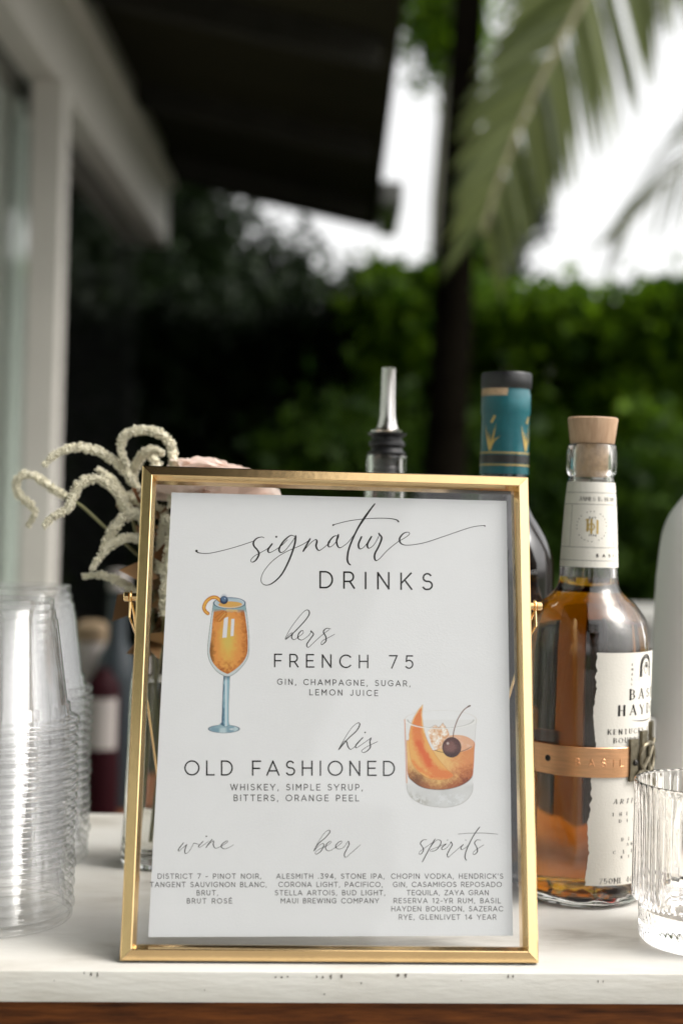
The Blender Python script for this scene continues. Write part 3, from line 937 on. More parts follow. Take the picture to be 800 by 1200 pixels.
class Ink:
    """ribbons laid on a surface; fn(u, v, lift) -> 3-D point; u, v in layout units"""
    def __init__(self, fn, lift=0.00008):
        self.fn, self.lift, self.k, self.mb = fn, lift, 0, MB()

    def ribbon(self, pts, w, closed=False):
        pts = [Vector((p[0], p[1])) for p in pts]
        q = [pts[0]]
        for p in pts[1:]:
            if (p - q[-1]).length > 1e-5:
                q.append(p)
        pts = q
        n = len(pts)
        if n < 2:
            return
        if not hasattr(w, '__len__'):
            w = [w] * n
        lf = self.lift + (self.k % 7) * 0.000004
        self.k += 1
        vs, fs = [], []
        for i, p in enumerate(pts):
            if closed:
                a, b = pts[(i - 1) % (n - 1)] if i in (0, n - 1) else pts[i - 1], pts[1] if i in (0, n - 1) else pts[i + 1]
            else:
                a, b = pts[max(i - 1, 0)], pts[min(i + 1, n - 1)]
            t = (b - a)
            if t.length < 1e-9:
                t = Vector((1, 0))
            t.normalize()
            nn = Vector((-t.y, t.x))
            hw = w[min(i, len(w) - 1)] / 2 * 1.08
            ext = Vector((0, 0))
            if not closed and i == 0:
                ext = -t * hw * .9
            if not closed and i == n - 1:
                ext = t * hw * .9
            for s_ in (1, -1):
                c = p + nn * hw * s_ + ext
                vs.append(self.fn(c.x, c.y, lf))
        for i in range(n - 1):
            fs.append((2 * i, 2 * i + 1, 2 * i + 3, 2 * i + 2))
        self.mb.add(vs, fs)

    def dot(self, x, y, r):
        lf = self.lift + (self.k % 7) * 0.000004
        self.k += 1
        vs = [self.fn(x + r * math.cos(2 * math.pi * k / 10), y + r * math.sin(2 * math.pi * k / 10), lf) for k in range(10)]
        self.mb.add(vs, [tuple(range(10))])

    def glyph(self, ch, x, y, h, w, ydir=-1, xdir=1, slant=0.0, serif=False, skew=0.0):
        """ydir -1: layout v grows downwards (photo pixels)"""
        if ch not in G:
            return
        for st in G[ch][1]:
            pp = []
            for (a, b) in st:
                pp.append((x + xdir * (a + slant * b) * h, y + ydir * b * h + skew * a * h))
            if serif:
                ww = []
                for i in range(len(st)):
                    a, b = st[max(i - 1, 0)], st[min(i + 1, len(st) - 1)]
                    dx, dy = b[0] - a[0], b[1] - a[1]
                    L_ = math.hypot(dx, dy) + 1e-9
                    v = abs(dy) / L_
                    k = .28 + .95 * v ** 2
                    if v > .75 and dx / (dy if abs(dy) > 1e-9 else 1e-9) > 0.1:
                        k *= .45
                    ww.append(w * k)
                self.ribbon(pp, ww)
                for e, o_ in ((0, 1), (-1, -2)):
                    a, b = st[e], st[o_]
                    if abs(a[0] - b[0]) < abs(a[1] - b[1]) * .6 and (abs(a[1]) < .02 or abs(a[1] - 1) < .02) and len(st) == 2:
                        c = (x + xdir * (a[0] + slant * a[1]) * h, y + ydir * a[1] * h)
                        self.ribbon([(c[0] - .13 * h, c[1]), (c[0] + .13 * h, c[1])], w * .30)
            else:
                self.ribbon(pp, w)

    def line(self, text, x0, x1, y0, y1, h, w, ydir=-1, space=.42, serif=False, slant=0.0):
        """text fitted exactly between x0 and x1 along baseline (x0,y0)-(x1,y1)"""
        wid = [(space if c == ' ' else G[c][0]) * h for c in text]
        n = len(text)
        gap = ((x1 - x0) - sum(wid)) / max(1, n - 1)
        x = x0
        for c, wd in zip(text, wid):
            y = y0 + (y1 - y0) * (x - x0) / max(1e-9, (x1 - x0))
            if c != ' ':
                self.glyph(c, x, y, h, w, ydir, 1, slant, serif)
            x += wd + gap

    def build(self, name, matl, parent):
        return self.mb.build(name, matl, parent, smooth=False)


def crom(pts, sub=7):
    """Catmull-Rom through points"""
    p = [Vector(q) for q in pts]
    p = [p[0] * 2 - p[1]] + p + [p[-1] * 2 - p[-2]]
    out = []
    for i in range(1, len(p) - 2):
        for k in range(sub):
            t = k / sub
            a, b, c, d = p[i - 1], p[i], p[i + 1], p[i + 2]
            out.append(0.5 * ((2 * b) + (c - a) * t + (2 * a - 5 * b + 4 * c - d) * t * t + (3 * b - a - 3 * c + d) * t ** 3))
    out.append(p[-2])
    return out


# ------------------------------------------------------------------ menu card
card = thing('menu_card', 'white drinks menu card between the frame glass, headed signature DRINKS', 'menu')
card.matrix_world = FM
pl_n = FM.to_3x3() @ Vector((0, -1, 0))
CY = -0.00030                 # front face of the sheet in frame space
pl_p = FM @ Vector((0, CY, 0))


def on_card(px, py, lift=0.0):
    p = FMI @ hit(px, py, pl_p, pl_n)
    return Vector((p.x, CY - lift, p.z))


c4 = [on_card(*q) for q in ((172.2, 1098.1), (600, 1096.5), (593.5, 587), (202.9, 577.1))]
sx0 = (c4[0].x + c4[3].x) / 2; sx1 = (c4[1].x + c4[2].x) / 2
sz0 = (c4[0].z + c4[1].z) / 2; sz1 = (c4[2].z + c4[3].z) / 2
print('CARD', [tuple(round(v, 4) for v in c) for c in c4], sx1 - sx0, sz1 - sz0)
cm_ = MB()
nx_, nz_ = 2, 2
vs = [Vector((c4[0].x * (1 - .35) + sx0 * .35, 0, c4[0].z)), Vector((c4[1].x * .65 + sx1 * .35, 0, c4[1].z)), Vector((c4[2].x * .65 + sx1 * .35, 0, c4[2].z)), Vector((c4[3].x * .65 + sx0 * .35, 0, c4[3].z))]
V8 = [v + Vector((0, CY, 0)) for v in vs] + [v + Vector((0, CY + .0004, 0)) for v in vs]
cm_.add(V8, [(0, 1, 2, 3), (7, 6, 5, 4), (0, 4, 5, 1), (1, 5, 6, 2), (2, 6, 7, 3), (3, 7, 4, 0)])
cm_.build('sheet', M['paper'], card, smooth=False)

fn_card = lambda u, v, l: on_card(u, v, l)


def word(name, strokes, dots, tf, wmin, wmax, matl=None):
    """strokes in zoom-crop coordinates; tf maps them to photo pixels; thick on down strokes"""
    ik = Ink(fn_card, 0.00005)
    for st in strokes:
        q = crom([tf(p) for p in st])
        ws = []
        for i in range(len(q)):
            a, b = q[max(i - 1, 0)], q[min(i + 1, len(q) - 1)]
            d = b - a
            L_ = d.length + 1e-9
            k = max(0.0, d.y / L_)
            ws.append(1.12 * (wmin + (wmax - wmin) * k ** 1.2))
        m_ = len(ws)
        ws = [sum(ws[max(0, i - 3):i + 4]) / len(ws[max(0, i - 3):i + 4]) for i in range(m_)]
        ws[0] *= .7
        ws[-1] *= .6
        ik.ribbon(q, ws)
    for d in dots:
        p = tf(d[:2])
        ik.dot(p[0], p[1], d[2])
    return ik.build(name, matl or M['ink'], card)


def tfm(ox, oy, s): return lambda p: (ox + p[0] / s, oy + p[1] / s)


tA, tB = tfm(220, 580, 4.444), tfm(390, 580, 4.211)
A = lambda *ps: [tA(p) for p in ps]
B = lambda *ps: [tB(p) for p in ps]
idt = lambda p: p
word('script_word', [
    A((46, 294), (60, 302), (110, 304), (180, 290), (260, 268), (345, 240)),
    A((398, 224), (385, 219), (360, 226), (343, 245), (345, 266), (362, 286), (371, 308), (356, 338), (338, 350), (328, 342), (345, 320), (380, 300), (415, 280), (440, 254)),
    A((440, 254), (419, 284), (424, 300), (450, 290), (490, 262), (520, 232)),
    A((557, 216), (535, 211), (500, 240), (476, 280), (484, 300), (508, 288), (542, 245), (562, 215)),
    A((562, 213), (557, 255), (532, 330), (490, 412), (440, 460), (402, 469), (382, 447), (394, 402), (440, 345), (505, 300), (590, 262), (636, 234)),
    A((637, 228), (618, 262), (600, 295)), A((600, 295), (638, 252), (664, 233), (672, 242), (668, 268), (682, 289), (708, 275), (742, 245)),
    A((782, 213), (760, 216), (735, 245), (732, 268), (748, 268), (775, 240), (786, 216)),
    B((27, 196), (18, 232), (30, 260), (55, 250), (88, 218), (150, 128), (205, 46)),
    B((206, 44), (150, 118), (110, 190), (80, 262), (71, 312), (76, 336), (87, 346)),
    [tA((755, 157)), tB((14, 144)), tB((80, 128)), tB((170, 117)), tB((260, 115)), tB((310, 122)), tB((324, 133))],
    B((141, 206), (126, 243), (132, 266), (155, 255), (190, 207)), B((190, 205), (170, 243), (176, 263), (202, 246), (228, 200)),
    B((226, 192), (240, 212), (226, 253), (206, 293), (209, 322), (228, 316), (270, 272), (322, 230), (346, 217), (375, 196), (372, 184), (348, 190), (328, 216), (336, 240), (370, 248), (450, 236), (560, 200), (680, 160), (748, 150)),
], [(tA((46, 292))[0], tA((46, 292))[1], 1.5), (tA((461, 218))[0], tA((461, 218))[1], 1.2), (tA((757, 157))[0], tA((757, 157))[1], 1.1), (tB((748, 153))[0], tB((748, 153))[1], .9), (tB((227, 191))[0], tB((227, 191))[1], 1.0)],
    idt, 0.62, 1.75)
word('script_word', [
    [(100, 206), (130, 150), (180, 85), (208, 62), (221, 76), (205, 108), (150, 168), (104, 208), (124, 181), (138, 177), (133, 198), (146, 209), (166, 196), (190, 176), (185, 163), (168, 180), (166, 203), (186, 210), (215, 190), (233, 168)],
    [(228, 166), (241, 182), (225, 206), (208, 233), (217, 246), (250, 216), (285, 185), (320, 158)],
    [(326, 156), (305, 153), (290, 170), (302, 195), (301, 218), (281, 234), (284, 216), (320, 196), (346, 182)]],
    [(229, 167, .9)], tfm(310, 700, 4.211), 0.5, 1.15)
word('script_word', [
    [(130, 350), (180, 260), (250, 150), (310, 98), (331, 112), (300, 172), (220, 247), (132, 350), (184, 272), (208, 275), (220, 318), (246, 345), (292, 312), (360, 234)],
    [(360, 234), (300, 298), (295, 330), (332, 312), (436, 238)],
    [(436, 238), (426, 275), (430, 322), (400, 361), (362, 375), (350, 356), (400, 320), (450, 295), (498, 272)]],
    [(381, 187, .9)], tfm(380, 835, 8), 0.5, 1.2)
word('script_word', [
    [(202, 220), (156, 280), (160, 300), (190, 272), (232, 236)], [(232, 236), (214, 290), (222, 323), (260, 292), (292, 236), (300, 224), (340, 236)],
    [(386, 206), (344, 250), (350, 264), (382, 246), (440, 205)], [(470, 188), (440, 226), (410, 268)], [(410, 268), (452, 222), (484, 204), (480, 238), (500, 272), (552, 254), (612, 216), (606, 203), (572, 225), (554, 255), (580, 278), (622, 268), (672, 238)]],
    [(415, 161, .85)], tfm(190, 960, 8), 0.42, .95)
word('script_word', [
    [(140, 300), (180, 220), (240, 130), (280, 103), (291, 121), (250, 172), (182, 232), (142, 298), (180, 256), (222, 228), (235, 246), (206, 300), (166, 328), (155, 312), (192, 280), (252, 255), (302, 220), (295, 207), (264, 230), (250, 270), (276, 297), (322, 280), (396, 226), (396, 205), (362, 225), (345, 256), (366, 278), (412, 270), (456, 215)],
    [(464, 206), (471, 234), (450, 280), (426, 330), (440, 358), (482, 324), (580, 238)]],
    [(464, 209, .8)], tfm(350, 960, 8), 0.42, .95)
word('script_word', [
    [(158, 192), (125, 195), (98, 225), (114, 255), (128, 287), (105, 326), (85, 324), (97, 300), (152, 260), (205, 222)],
    [(236, 185), (180, 280), (115, 402)], [(180, 280), (238, 204), (280, 196), (290, 226), (250, 285), (200, 302), (190, 290), (250, 265), (340, 230)],
    [(342, 230), (300, 266), (306, 286), (342, 270), (385, 218)], [(383, 212), (396, 240), (370, 286), (350, 330), (360, 356), (402, 320), (500, 236)],
    [(500, 236), (478, 265), (486, 286), (522, 266), (562, 230)], [(653, 72), (600, 147), (550, 242), (522, 312), (515, 360), (530, 386)],
    [(450, 140), (560, 131), (700, 130), (822, 140)],
    [(663, 196), (627, 195), (605, 224), (624, 260), (632, 302), (606, 330), (590, 325), (602, 300), (652, 265), (692, 240)]],
    [(352, 196, .6), (522, 196, .6), (384, 216, .9)], tfm(480, 960, 8), 0.42, 1.0)


def printed(text, x0, x1, y0, y1, h, w, matl='ink'):
    ik = Ink(fn_card, 0.00005)
    ik.line(text, x0, x1, y0, y1, h, w)
    return ik.build('printed_line', M[matl], card)


printed('DRINKS', 374.0, 506.5, 688.6, 691.2, 18.6, 1.85)
printed('FRENCH 75', 321.0, 484.0, 781.2, 783.2, 14.4, 1.5)
printed('GIN, CHAMPAGNE, SUGAR,', 325, 480.5, 802, 804.2, 6.3, .82, 'ink_grey')
printed('LEMON JUICE', 362.5, 442.5, 814.3, 815.4, 6.3, .82, 'ink_grey')
printed('OLD FASHIONED', 216.6, 462.0, 908, 908.6, 16.2, 1.6)
printed('WHISKEY, SIMPLE SYRUP,', 270.2, 424.8, 925.8, 926.0, 6.8, .85, 'ink_grey')
printed('BITTERS, ORANGE PEEL', 274, 420.2, 938.4, 938.6, 6.8, .85, 'ink_grey')
for tx, a, b, y in [('DISTRICT 7 - PINOT NOIR,', 185, 306, 1029.5), ('TANGENT SAUVIGNON BLANC,', 176, 312.4, 1039.3), ('BRUT,', 230.6, 255.6, 1049), ('BRUT ROSÉ', 219.2, 271.8, 1058.5),
                    ('ALESMITH .394, STONE IPA,', 324, 450.2, 1029.5), ('CORONA LIGHT, PACIFICO,', 326.4, 448, 1039.2), ('STELLA ARTOIS, BUD LIGHT,', 322.2, 451, 1048.9), ('MAUI BREWING COMPANY', 329, 443.6, 1058.3),
                    ("CHOPIN VODKA, HENDRICK'S", 458.1, 589, 1029.5), ('GIN, CASAMIGOS REPOSADO', 460.4, 587.2, 1039.2), ('TEQUILA, ZAYA GRAN', 476.4, 572, 1048.8), ('RESERVA 12-YR RUM, BASIL', 461, 586, 1058.2),
                    ('HAYDEN BOURBON, SAZERAC', 458.4, 588.8, 1067.7), ('RYE, GLENLIVET 14 YEAR', 467, 580.8, 1077.4)]:
    printed(tx, a, b, y, y, 5.5, .68, 'ink_grey')


# ---- watercolour drawings: a fine grid of printed colour dots on the sheet
def vnoise(X, Y, s, seed=0):
    rs = np.random.default_rng(seed)
    g0 = rs.random((64, 64))
    x, y = X / s, Y / s
    xi, yi = np.floor(x).astype(int), np.floor(y).astype(int)
    fx, fy = x - xi, y - yi
    fx = fx * fx * (3 - 2 * fx); fy = fy * fy * (3 - 2 * fy)
    a, b = g0[yi % 64, xi % 64], g0[yi % 64, (xi + 1) % 64]
    c, d = g0[(yi + 1) % 64, xi % 64], g0[(yi + 1) % 64, (xi + 1) % 64]
    return (a * (1 - fx) + b * fx) * (1 - fy) + (c * (1 - fx) + d * fx) * fy


def sstep(a, b, x):
    t = np.clip((x - a) / (b - a), 0, 1)
    return t * t * (3 - 2 * t)


def s2l(c):
    return tuple((v / 255 / 12.92) if v / 255 <= .04045 else ((v / 255 + .055) / 1.055) ** 2.4 for v in c)


class Paint:
    def __init__(self, x0, y0, x1, y1, step):
        xs = np.arange(x0, x1 + step * .5, step); ys_ = np.arange(y0, y1 + step * .5, step)
        self.X, self.Y = np.meshgrid(xs, ys_)
        self.C = np.ones(self.X.shape + (3,)) * np.array([.83, .83, .835])
        self.A = np.zeros(self.X.shape)

    def poly(self, pts):
        """signed distance (positive inside) of a polygon"""
        X, Y = self.X, self.Y
        ins = np.zeros(X.shape, bool)
        dist = np.full(X.shape, 1e9)
        n = len(pts)
        for i in range(n):
            (xa, ya), (xb, yb) = pts[i], pts[(i + 1) % n]
            c = ((ya > Y) != (yb > Y)) & (X < (xb - xa) * (Y - ya) / ((yb - ya) or 1e-9) + xa)
            ins ^= c
            dx, dy = xb - xa, yb - ya
            t = np.clip(((X - xa) * dx + (Y - ya) * dy) / (dx * dx + dy * dy + 1e-12), 0, 1)
            dist = np.minimum(dist, np.hypot(X - xa - t * dx, Y - ya - t * dy))
        return np.where(ins, dist, -dist)

    def seg(self, pts):
        X, Y = self.X, self.Y
        dist = np.full(X.shape, 1e9)
        for (xa, ya), (xb, yb) in zip(pts[:-1], pts[1:]):
            dx, dy = xb - xa, yb - ya
            t = np.clip(((X - xa) * dx + (Y - ya) * dy) / (dx * dx + dy * dy + 1e-12), 0, 1)
            dist = np.minimum(dist, np.hypot(X - xa - t * dx, Y - ya - t * dy))
        return dist

    def ell(self, cx, cy_, rx, ry):
        k = np.hypot((self.X - cx) / rx, (self.Y - cy_) / ry)
        return (1 - k) * min(rx, ry)

    def put(self, col, a):
        col = np.array(s2l(col)) if not isinstance(col, np.ndarray) else col
        a = np.clip(a, 0, 1)[..., None]
        self.C = self.C * (1 - a) + col * a
        self.A = np.maximum(self.A, a[..., 0])

    def build(self, name, parent, lift=0.00006, thr=0.04):
        h, w = self.X.shape
        keep = self.A > thr
        cell = keep[:-1, :-1] | keep[1:, :-1] | keep[:-1, 1:] | keep[1:, 1:]
        idx = np.arange(h * w).reshape(h, w)
        Fq = np.stack([idx[:-1, :-1][cell], idx[1:, :-1][cell], idx[1:, 1:][cell], idx[:-1, 1:][cell]], 1)
        used = np.unique(Fq)
        remap = np.zeros(h * w, int); remap[used] = np.arange(len(used))
        xs, ys_ = self.X.ravel()[used], self.Y.ravel()[used]
        V = np.array([tuple(on_card(a, b, lift)) for a, b in zip(xs, ys_)])
        C4 = np.concatenate([self.C.reshape(-1, 3)[used] * 0.88, np.ones((len(used), 1))], 1)
        return mesh_np(name, V, remap[Fq], M['print'], parent, colors=C4)


# champagne flute
p = Paint(235, 694, 297, 862, 0.5)
q = tfm(225, 685, 6.667)
Q = lambda *ps: [q(a) for a in ps]
k_ = 1 / 6.667
bowl = [tuple(v) for v in crom(Q((168, 140), (150, 260), (134, 380), (122, 500), (128, 565), (150, 622), (200, 684), (265, 720), (290, 720), (345, 688), (400, 630), (436, 570), (447, 500), (446, 400), (432, 260), (416, 140)), 4)]
sb = p.poly(bowl)
nz1 = vnoise(p.X, p.Y, 1.5, 1) * .5 + vnoise(p.X, p.Y, 4, 2) * .5
nz2 = vnoise(p.X, p.Y, 9, 3)
p.put((196, 206, 208), sstep(-.1, .5, sb) * .8)
liq = [tuple(v) for v in crom(Q((172, 190), (160, 280), (150, 400), (138, 500), (142, 560), (165, 615), (210, 665), (265, 696), (290, 696), (345, 660), (395, 612), (428, 555), (438, 490), (434, 380), (418, 250), (408, 195)), 4)]
sl = p.poly(liq)
fx = (p.X - q((280, 0))[0]) / (150 * k_)
fy = (p.Y - q((0, 190))[1]) / (510 * k_)
rad_ = np.hypot(fx * .95, (fy - .48) * 1.25)
ca, cb, cc = np.array(s2l((222, 178, 88))), np.array(s2l((224, 150, 78))), np.array(s2l((160, 84, 30)))
t1_ = sstep(.15, .65, rad_ + (nz1 - .5) * .3)[..., None]
t2_ = sstep(.62, 1.12, rad_ + (nz1 - .5) * .35)[..., None]
col = (ca * (1 - t1_) + cb * t1_) * (1 - t2_) + cc * t2_
p.put(col, sstep(0, .5, sl))
p.put((140, 66, 24), sstep(.80, 1.0, fy + (nz1 - .5) * .25) * sstep(0, .8, sl) * .7)
p.put((112, 80, 28), sstep(.6, .95, -fx + (nz1 - .5) * .2) * sstep(.2, .5, fy) * sstep(0, .6, sl) * .7)
p.put((206, 186, 96), sstep(.45, .1, np.hypot(fx * 1.2, (fy - .46) * 1.6)) * .7)
p.put((120, 160, 166), sstep(0, .4, sb) * sstep(q((0, 228))[1], q((0, 190))[1], p.Y + (nz1 - .5) * 3) * .8)   # blue rim band
p.put((232, 196, 120), sstep(.3, 0, p.seg(Q((275, 200), (350, 205)))-1.2) * .5)
for poly_ in (Q((250, 262), (285, 250), (272, 415), (236, 418)), Q((306, 268), (334, 266), (326, 402), (300, 406))):
    p.put((222, 222, 228), sstep(-.1, .5, p.poly(poly_)))
# leaf of peel inside
pe = [tuple(v) for v in crom(Q((170, 215), (230, 200), (275, 210), (270, 245), (235, 285), (195, 295), (168, 275)), 4)]
p.put((196, 120, 48), sstep(0, .5, p.poly(pe)) * .75)
for a_, b_ in (((270, 212), (200, 280)), ((250, 205), (180, 260)), ((275, 235), (215, 292))):
    p.put((128, 66, 26), sstep(.45, .1, p.seg(Q(a_, b_))) * .7)
p.put((236, 190, 110), sstep(.5, .1, p.seg(Q((262, 222), (208, 280)))) * .8)
# outlines
ol = sstep(.55, .1, np.abs(sb - .15))
p.put((92, 112, 112), ol * .9)
p.put((228, 232, 232), sstep(.5, .1, np.abs(sb - .95)) * (fy > .1) * (sstep(.5, .8, np.abs(fx)) * .75))
# rim
re_ = p.ell(*q((293, 145)), 122 * k_, 44 * k_)
p.put((178, 196, 206), sstep(-.1, .4, re_))
re2 = p.ell(*q((300, 158)), 98 * k_, 27 * k_)
p.put((216, 168, 92), sstep(-.1, .4, re2))
p.put((214, 220, 224), sstep(.4, .1, np.abs(p.ell(*q((293, 143)), 112 * k_, 36 * k_))) * .7)
p.put((72, 96, 118), sstep(.5, .1, np.abs(re_)) * .9)
p.put((100, 124, 150), sstep(0, .5, re_) * sstep(0, 2, q((0, 118))[1] - p.Y + (p.X - q((290, 0))[0]) * .02) * .5)
# curl of peel
cl = crom(Q((222, 128), (190, 102), (150, 104), (112, 134), (94, 178), (104, 208), (124, 226)), 5)
wdt = np.linspace(2.0, 2.0, len(cl))
dcl = p.seg([tuple(v) for v in cl])
p.put((206, 128, 40), sstep(2.3, 1.7, dcl))
p.put((236, 188, 92), sstep(1.2, .4, dcl + (nz1 - .5)) * .85)
p.put((150, 86, 28), sstep(.4, .1, np.abs(dcl - 1.9)) * .6)
# berry
be = p.ell(*q((250, 122)), 31 * k_, 31 * k_)
p.put((40, 58, 88), sstep(-.2, .4, be))
p.put((96, 124, 158), sstep(.4, 3.5, be - (p.Y - q((0, 125))[1]) * .5) * .8)
p.put((210, 222, 236), sstep(.9, .2, np.hypot(p.X - q((258, 110))[0], p.Y - q((258, 110))[1])))
p.put((20, 30, 50), sstep(.5, .1, np.abs(be - .2)) * .7)
# stem and foot
stp = [tuple(v) for v in crom(Q((247, 716), (243, 800), (238, 920), (234, 1040), (232, 1078), (226, 1092), (262, 1110), (292, 1098), (288, 1075), (287, 960), (291, 830), (296, 718)), 4)]
ss = p.poly(stp)
ftx = (p.X - q((265, 0))[0]) / (28 * k_)
fo = p.ell(*q((250, 1128)), 118 * k_, 31 * k_)
p.put((186, 206, 212), sstep(-.1, .5, fo))
p.put((112, 150, 168), sstep(-.1, .6, fo) * sstep(.2, 1.0, np.abs(nz2 - .3) * 2.2) * .8)
p.put((226, 232, 234), sstep(2, 0, np.hypot((p.X - q((310, 0))[0]) / 2.2, p.Y - q((0, 1130))[1])) * sstep(0, .5, fo) * .8)
p.put((70, 102, 120), sstep(.45, .1, np.abs(fo)) * .85)
cone = p.poly(Q((232, 1070), (200, 1100), (150, 1122), (210, 1128), (290, 1118), (330, 1112), (292, 1090)))
p.put((150, 178, 188), sstep(0, 1, cone) * .8)
p.put((150, 186, 200), sstep(-.1, .5, ss))
p.put((70, 104, 128), sstep(-.1, .5, ss) * sstep(.25, .9, -ftx + (nz1 - .5) * .8))
p.put((222, 232, 236), sstep(.35, .1, np.abs(ftx - .05)) * sstep(0, .5, ss) * .8)
p.put((60, 84, 104), sstep(.4, .1, np.abs(ss)) * .75)
p.put((50, 70, 90), sstep(6, 0, p.Y - q((0, 716))[1]) * sstep(0, .5, ss) * .7)
tag(p.build('drink_picture', card), 'watercolour flute glass of orange drink with blueberry')

# old fashioned glass (crop 465,815 scale 7.619)
p = Paint(470, 822, 562, 948, 0.5)
q = tfm(465, 815, 7.619); k_ = 1 / 7.619
nz1 = vnoise(p.X, p.Y, 1.6, 4) * .5 + vnoise(p.X, p.Y, 5, 5) * .5
nz2 = vnoise(p.X, p.Y, 10, 6)
body = [tuple(v) for v in crom(Q((68, 215), (75, 500), (84, 780), (100, 870), (150, 930), (240, 975), (380, 997), (500, 990), (600, 950), (660, 880), (676, 800), (690, 500), (706, 215)), 4)]
sb = p.poly(body)
p.put((214, 214, 212), sstep(0, .5, sb) * .35)
p.put((198, 200, 200), sstep(0, .5, sb) * sstep(q((0, 760))[1], q((0, 830))[1], p.Y) * (.35 + .4 * nz2))
p.put((226, 228, 230), sstep(0, .5, sb) * sstep(q((0, 860))[1], q((0, 900))[1], p.Y) * sstep(.4, .7, nz1) * .7)
p.put((130, 122, 100), sstep(q((0, 850))[1], q((0, 960))[1], p.Y - (p.X - q((250, 0))[0]) * .12) * sstep(0, .8, sb) * sstep(q((400, 0))[0], q((120, 0))[0], p.X) * sstep(.4, .65, nz1) * .8)
liq = [tuple(v) for v in crom(Q((82, 400), (88, 560), (94, 700), (130, 760), (220, 820), (340, 842), (460, 836), (580, 800), (664, 735), (682, 640), (690, 480), (690, 420), (640, 375), (560, 352), (470, 360), (430, 430), (330, 490), (250, 440), (180, 400), (120, 400)), 4)]
sl = p.poly(liq)
fx = (p.X - q((385, 0))[0]) / (300 * k_)
fy = (p.Y - q((0, 350))[1]) / (490 * k_)
ca, cb, cc = np.array(s2l((234, 190, 118))), np.array(s2l((220, 142, 84))), np.array(s2l((150, 62, 14)))
t1_ = sstep(.0, .8, fx + (nz1 - .5) * .5)[..., None]
t2_ = (sstep(.72, 1.10, fy + np.abs(fx) * .30 + (nz1 - .5) * .22) * .85)[..., None]
p.put((ca * (1 - t1_) + cb * t1_) * (1 - t2_) + cc * t2_, sstep(0, .6, sl))
p.put((96, 56, 14), sstep(.62, .85, fy + (nz1 - .5) * .15) * sstep(-.3, -.75, fx) * sstep(0, .6, sl) * .75)
p.put((96, 26, 8), sstep(.72, .9, fy + (nz1 - .5) * .2) * sstep(.45, .85, fx) * sstep(0, .8, sl) * .85)
p.put((60, 24, 8), sstep(.7, .1, np.abs(sl - .2)) * (fy > .75) * .7)
p.put((190, 84, 24), sstep(.6, .1, np.abs(sl - .3)) * (fy <= .75) * (fy > .1) * .7)
# liquid surface
su = p.ell(*q((520, 430)), 172 * k_, 80 * k_)
p.put((226, 178, 148), sstep(0, .8, su) * .8)
p.put((236, 206, 186), sstep(0, .8, su) * sstep(.5, .8, nz1) * .5)
sb_ = p.seg([tuple(v) for v in crom(Q((335, 488), (390, 505), (470, 512), (560, 502), (620, 482), (662, 458)), 4)])
p.put((84, 48, 30), sstep(.6, .15, sb_) * .85)
# ice
ice = p.poly(Q((268, 320), (340, 262), (372, 286), (408, 244), (450, 300), (470, 352), (420, 400), (405, 470), (340, 490), (300, 420)))
p.put((236, 202, 168), sstep(0, .6, ice) * .85)
p.put((250, 244, 236), sstep(0, .6, ice) * sstep(.5, .75, nz1))
p.put((214, 150, 96), sstep(0, .6, ice) * sstep(.5, .2, nz1) * .8)
p.put((170, 140, 120), sstep(.5, .1, p.seg(Q((290, 290), (340, 262), (372, 286), (408, 244), (440, 290)))) * .6)
# peel
pe = [tuple(v) for v in crom(Q((230, 80), (180, 140), (130, 240), (102, 380), (110, 500), (135, 610), (200, 690), (290, 745), (400, 755), (470, 740), (503, 708), (440, 650), (350, 540), (280, 420), (240, 300), (224, 180)), 4)]
sp = p.poly(pe)
p.put((232, 172, 92), sstep(0, .6, sp))
core = p.seg(Q((215, 130), (170, 270), (200, 440), (270, 600), (360, 700), (470, 712)))
p.put((226, 122, 58), sstep(9, 3, core + (nz1 - .5) * 5) * sstep(0, 1.0, sp) * .9)
p.put((220, 88, 30), sstep(5, 1, p.seg(Q((190, 420), (250, 540), (290, 620))) + (nz1 - .5) * 5) * sstep(.3, 1.2, sp) * .75)
p.put((226, 104, 40), sstep(4, 0, p.seg(Q((140, 590), (200, 660), (300, 720))) + (nz1 - .5) * 4) * sstep(.2, 1.0, sp) * .6)
p.put((246, 224, 160), sstep(.8, .2, np.abs(sp - .6)) * ((p.X - q((230, 0))[0]) * .6 > (p.Y - q((0, 330))[1])) * .9)
p.put((200, 112, 50), sstep(.45, .1, np.abs(sp - .1)) * .6)
# rim, sides
rim = p.ell(*q((388, 215)), 318 * k_, 82 * k_)
yq = sstep(q((0, 205))[1], q((0, 225))[1], p.Y)
p.put((236, 236, 234), sstep(.7, .2, np.abs(rim)) * yq * .9)
p.put((150, 150, 146), sstep(.35, .05, np.abs(rim - .8)) * yq * .6)
p.put((196, 190, 180), sstep(.3, .05, np.abs(rim)) * (1 - yq) * .35)
sideL = sstep(.8, .2, p.seg(Q((68, 215), (78, 500), (86, 780))))
p.put((216, 128, 60), sideL * .85)
sideR = sstep(.4, .1, p.seg(Q((706, 215), (692, 420))))
p.put((176, 172, 166), sideR * .6)
p.put((226, 228, 226), sstep(.6, .1, np.abs(p.X - q((100, 0))[0] - (p.Y - q((0, 300))[1]) * .05)) * sstep(q((0, 230))[1], q((0, 260))[1], p.Y) * sstep(q((0, 400))[1], q((0, 380))[1], p.Y))
p.put((120, 116, 108), sstep(.4, .1, np.abs(sb)) * sstep(q((0, 780))[1], q((0, 800))[1], p.Y) * .65)
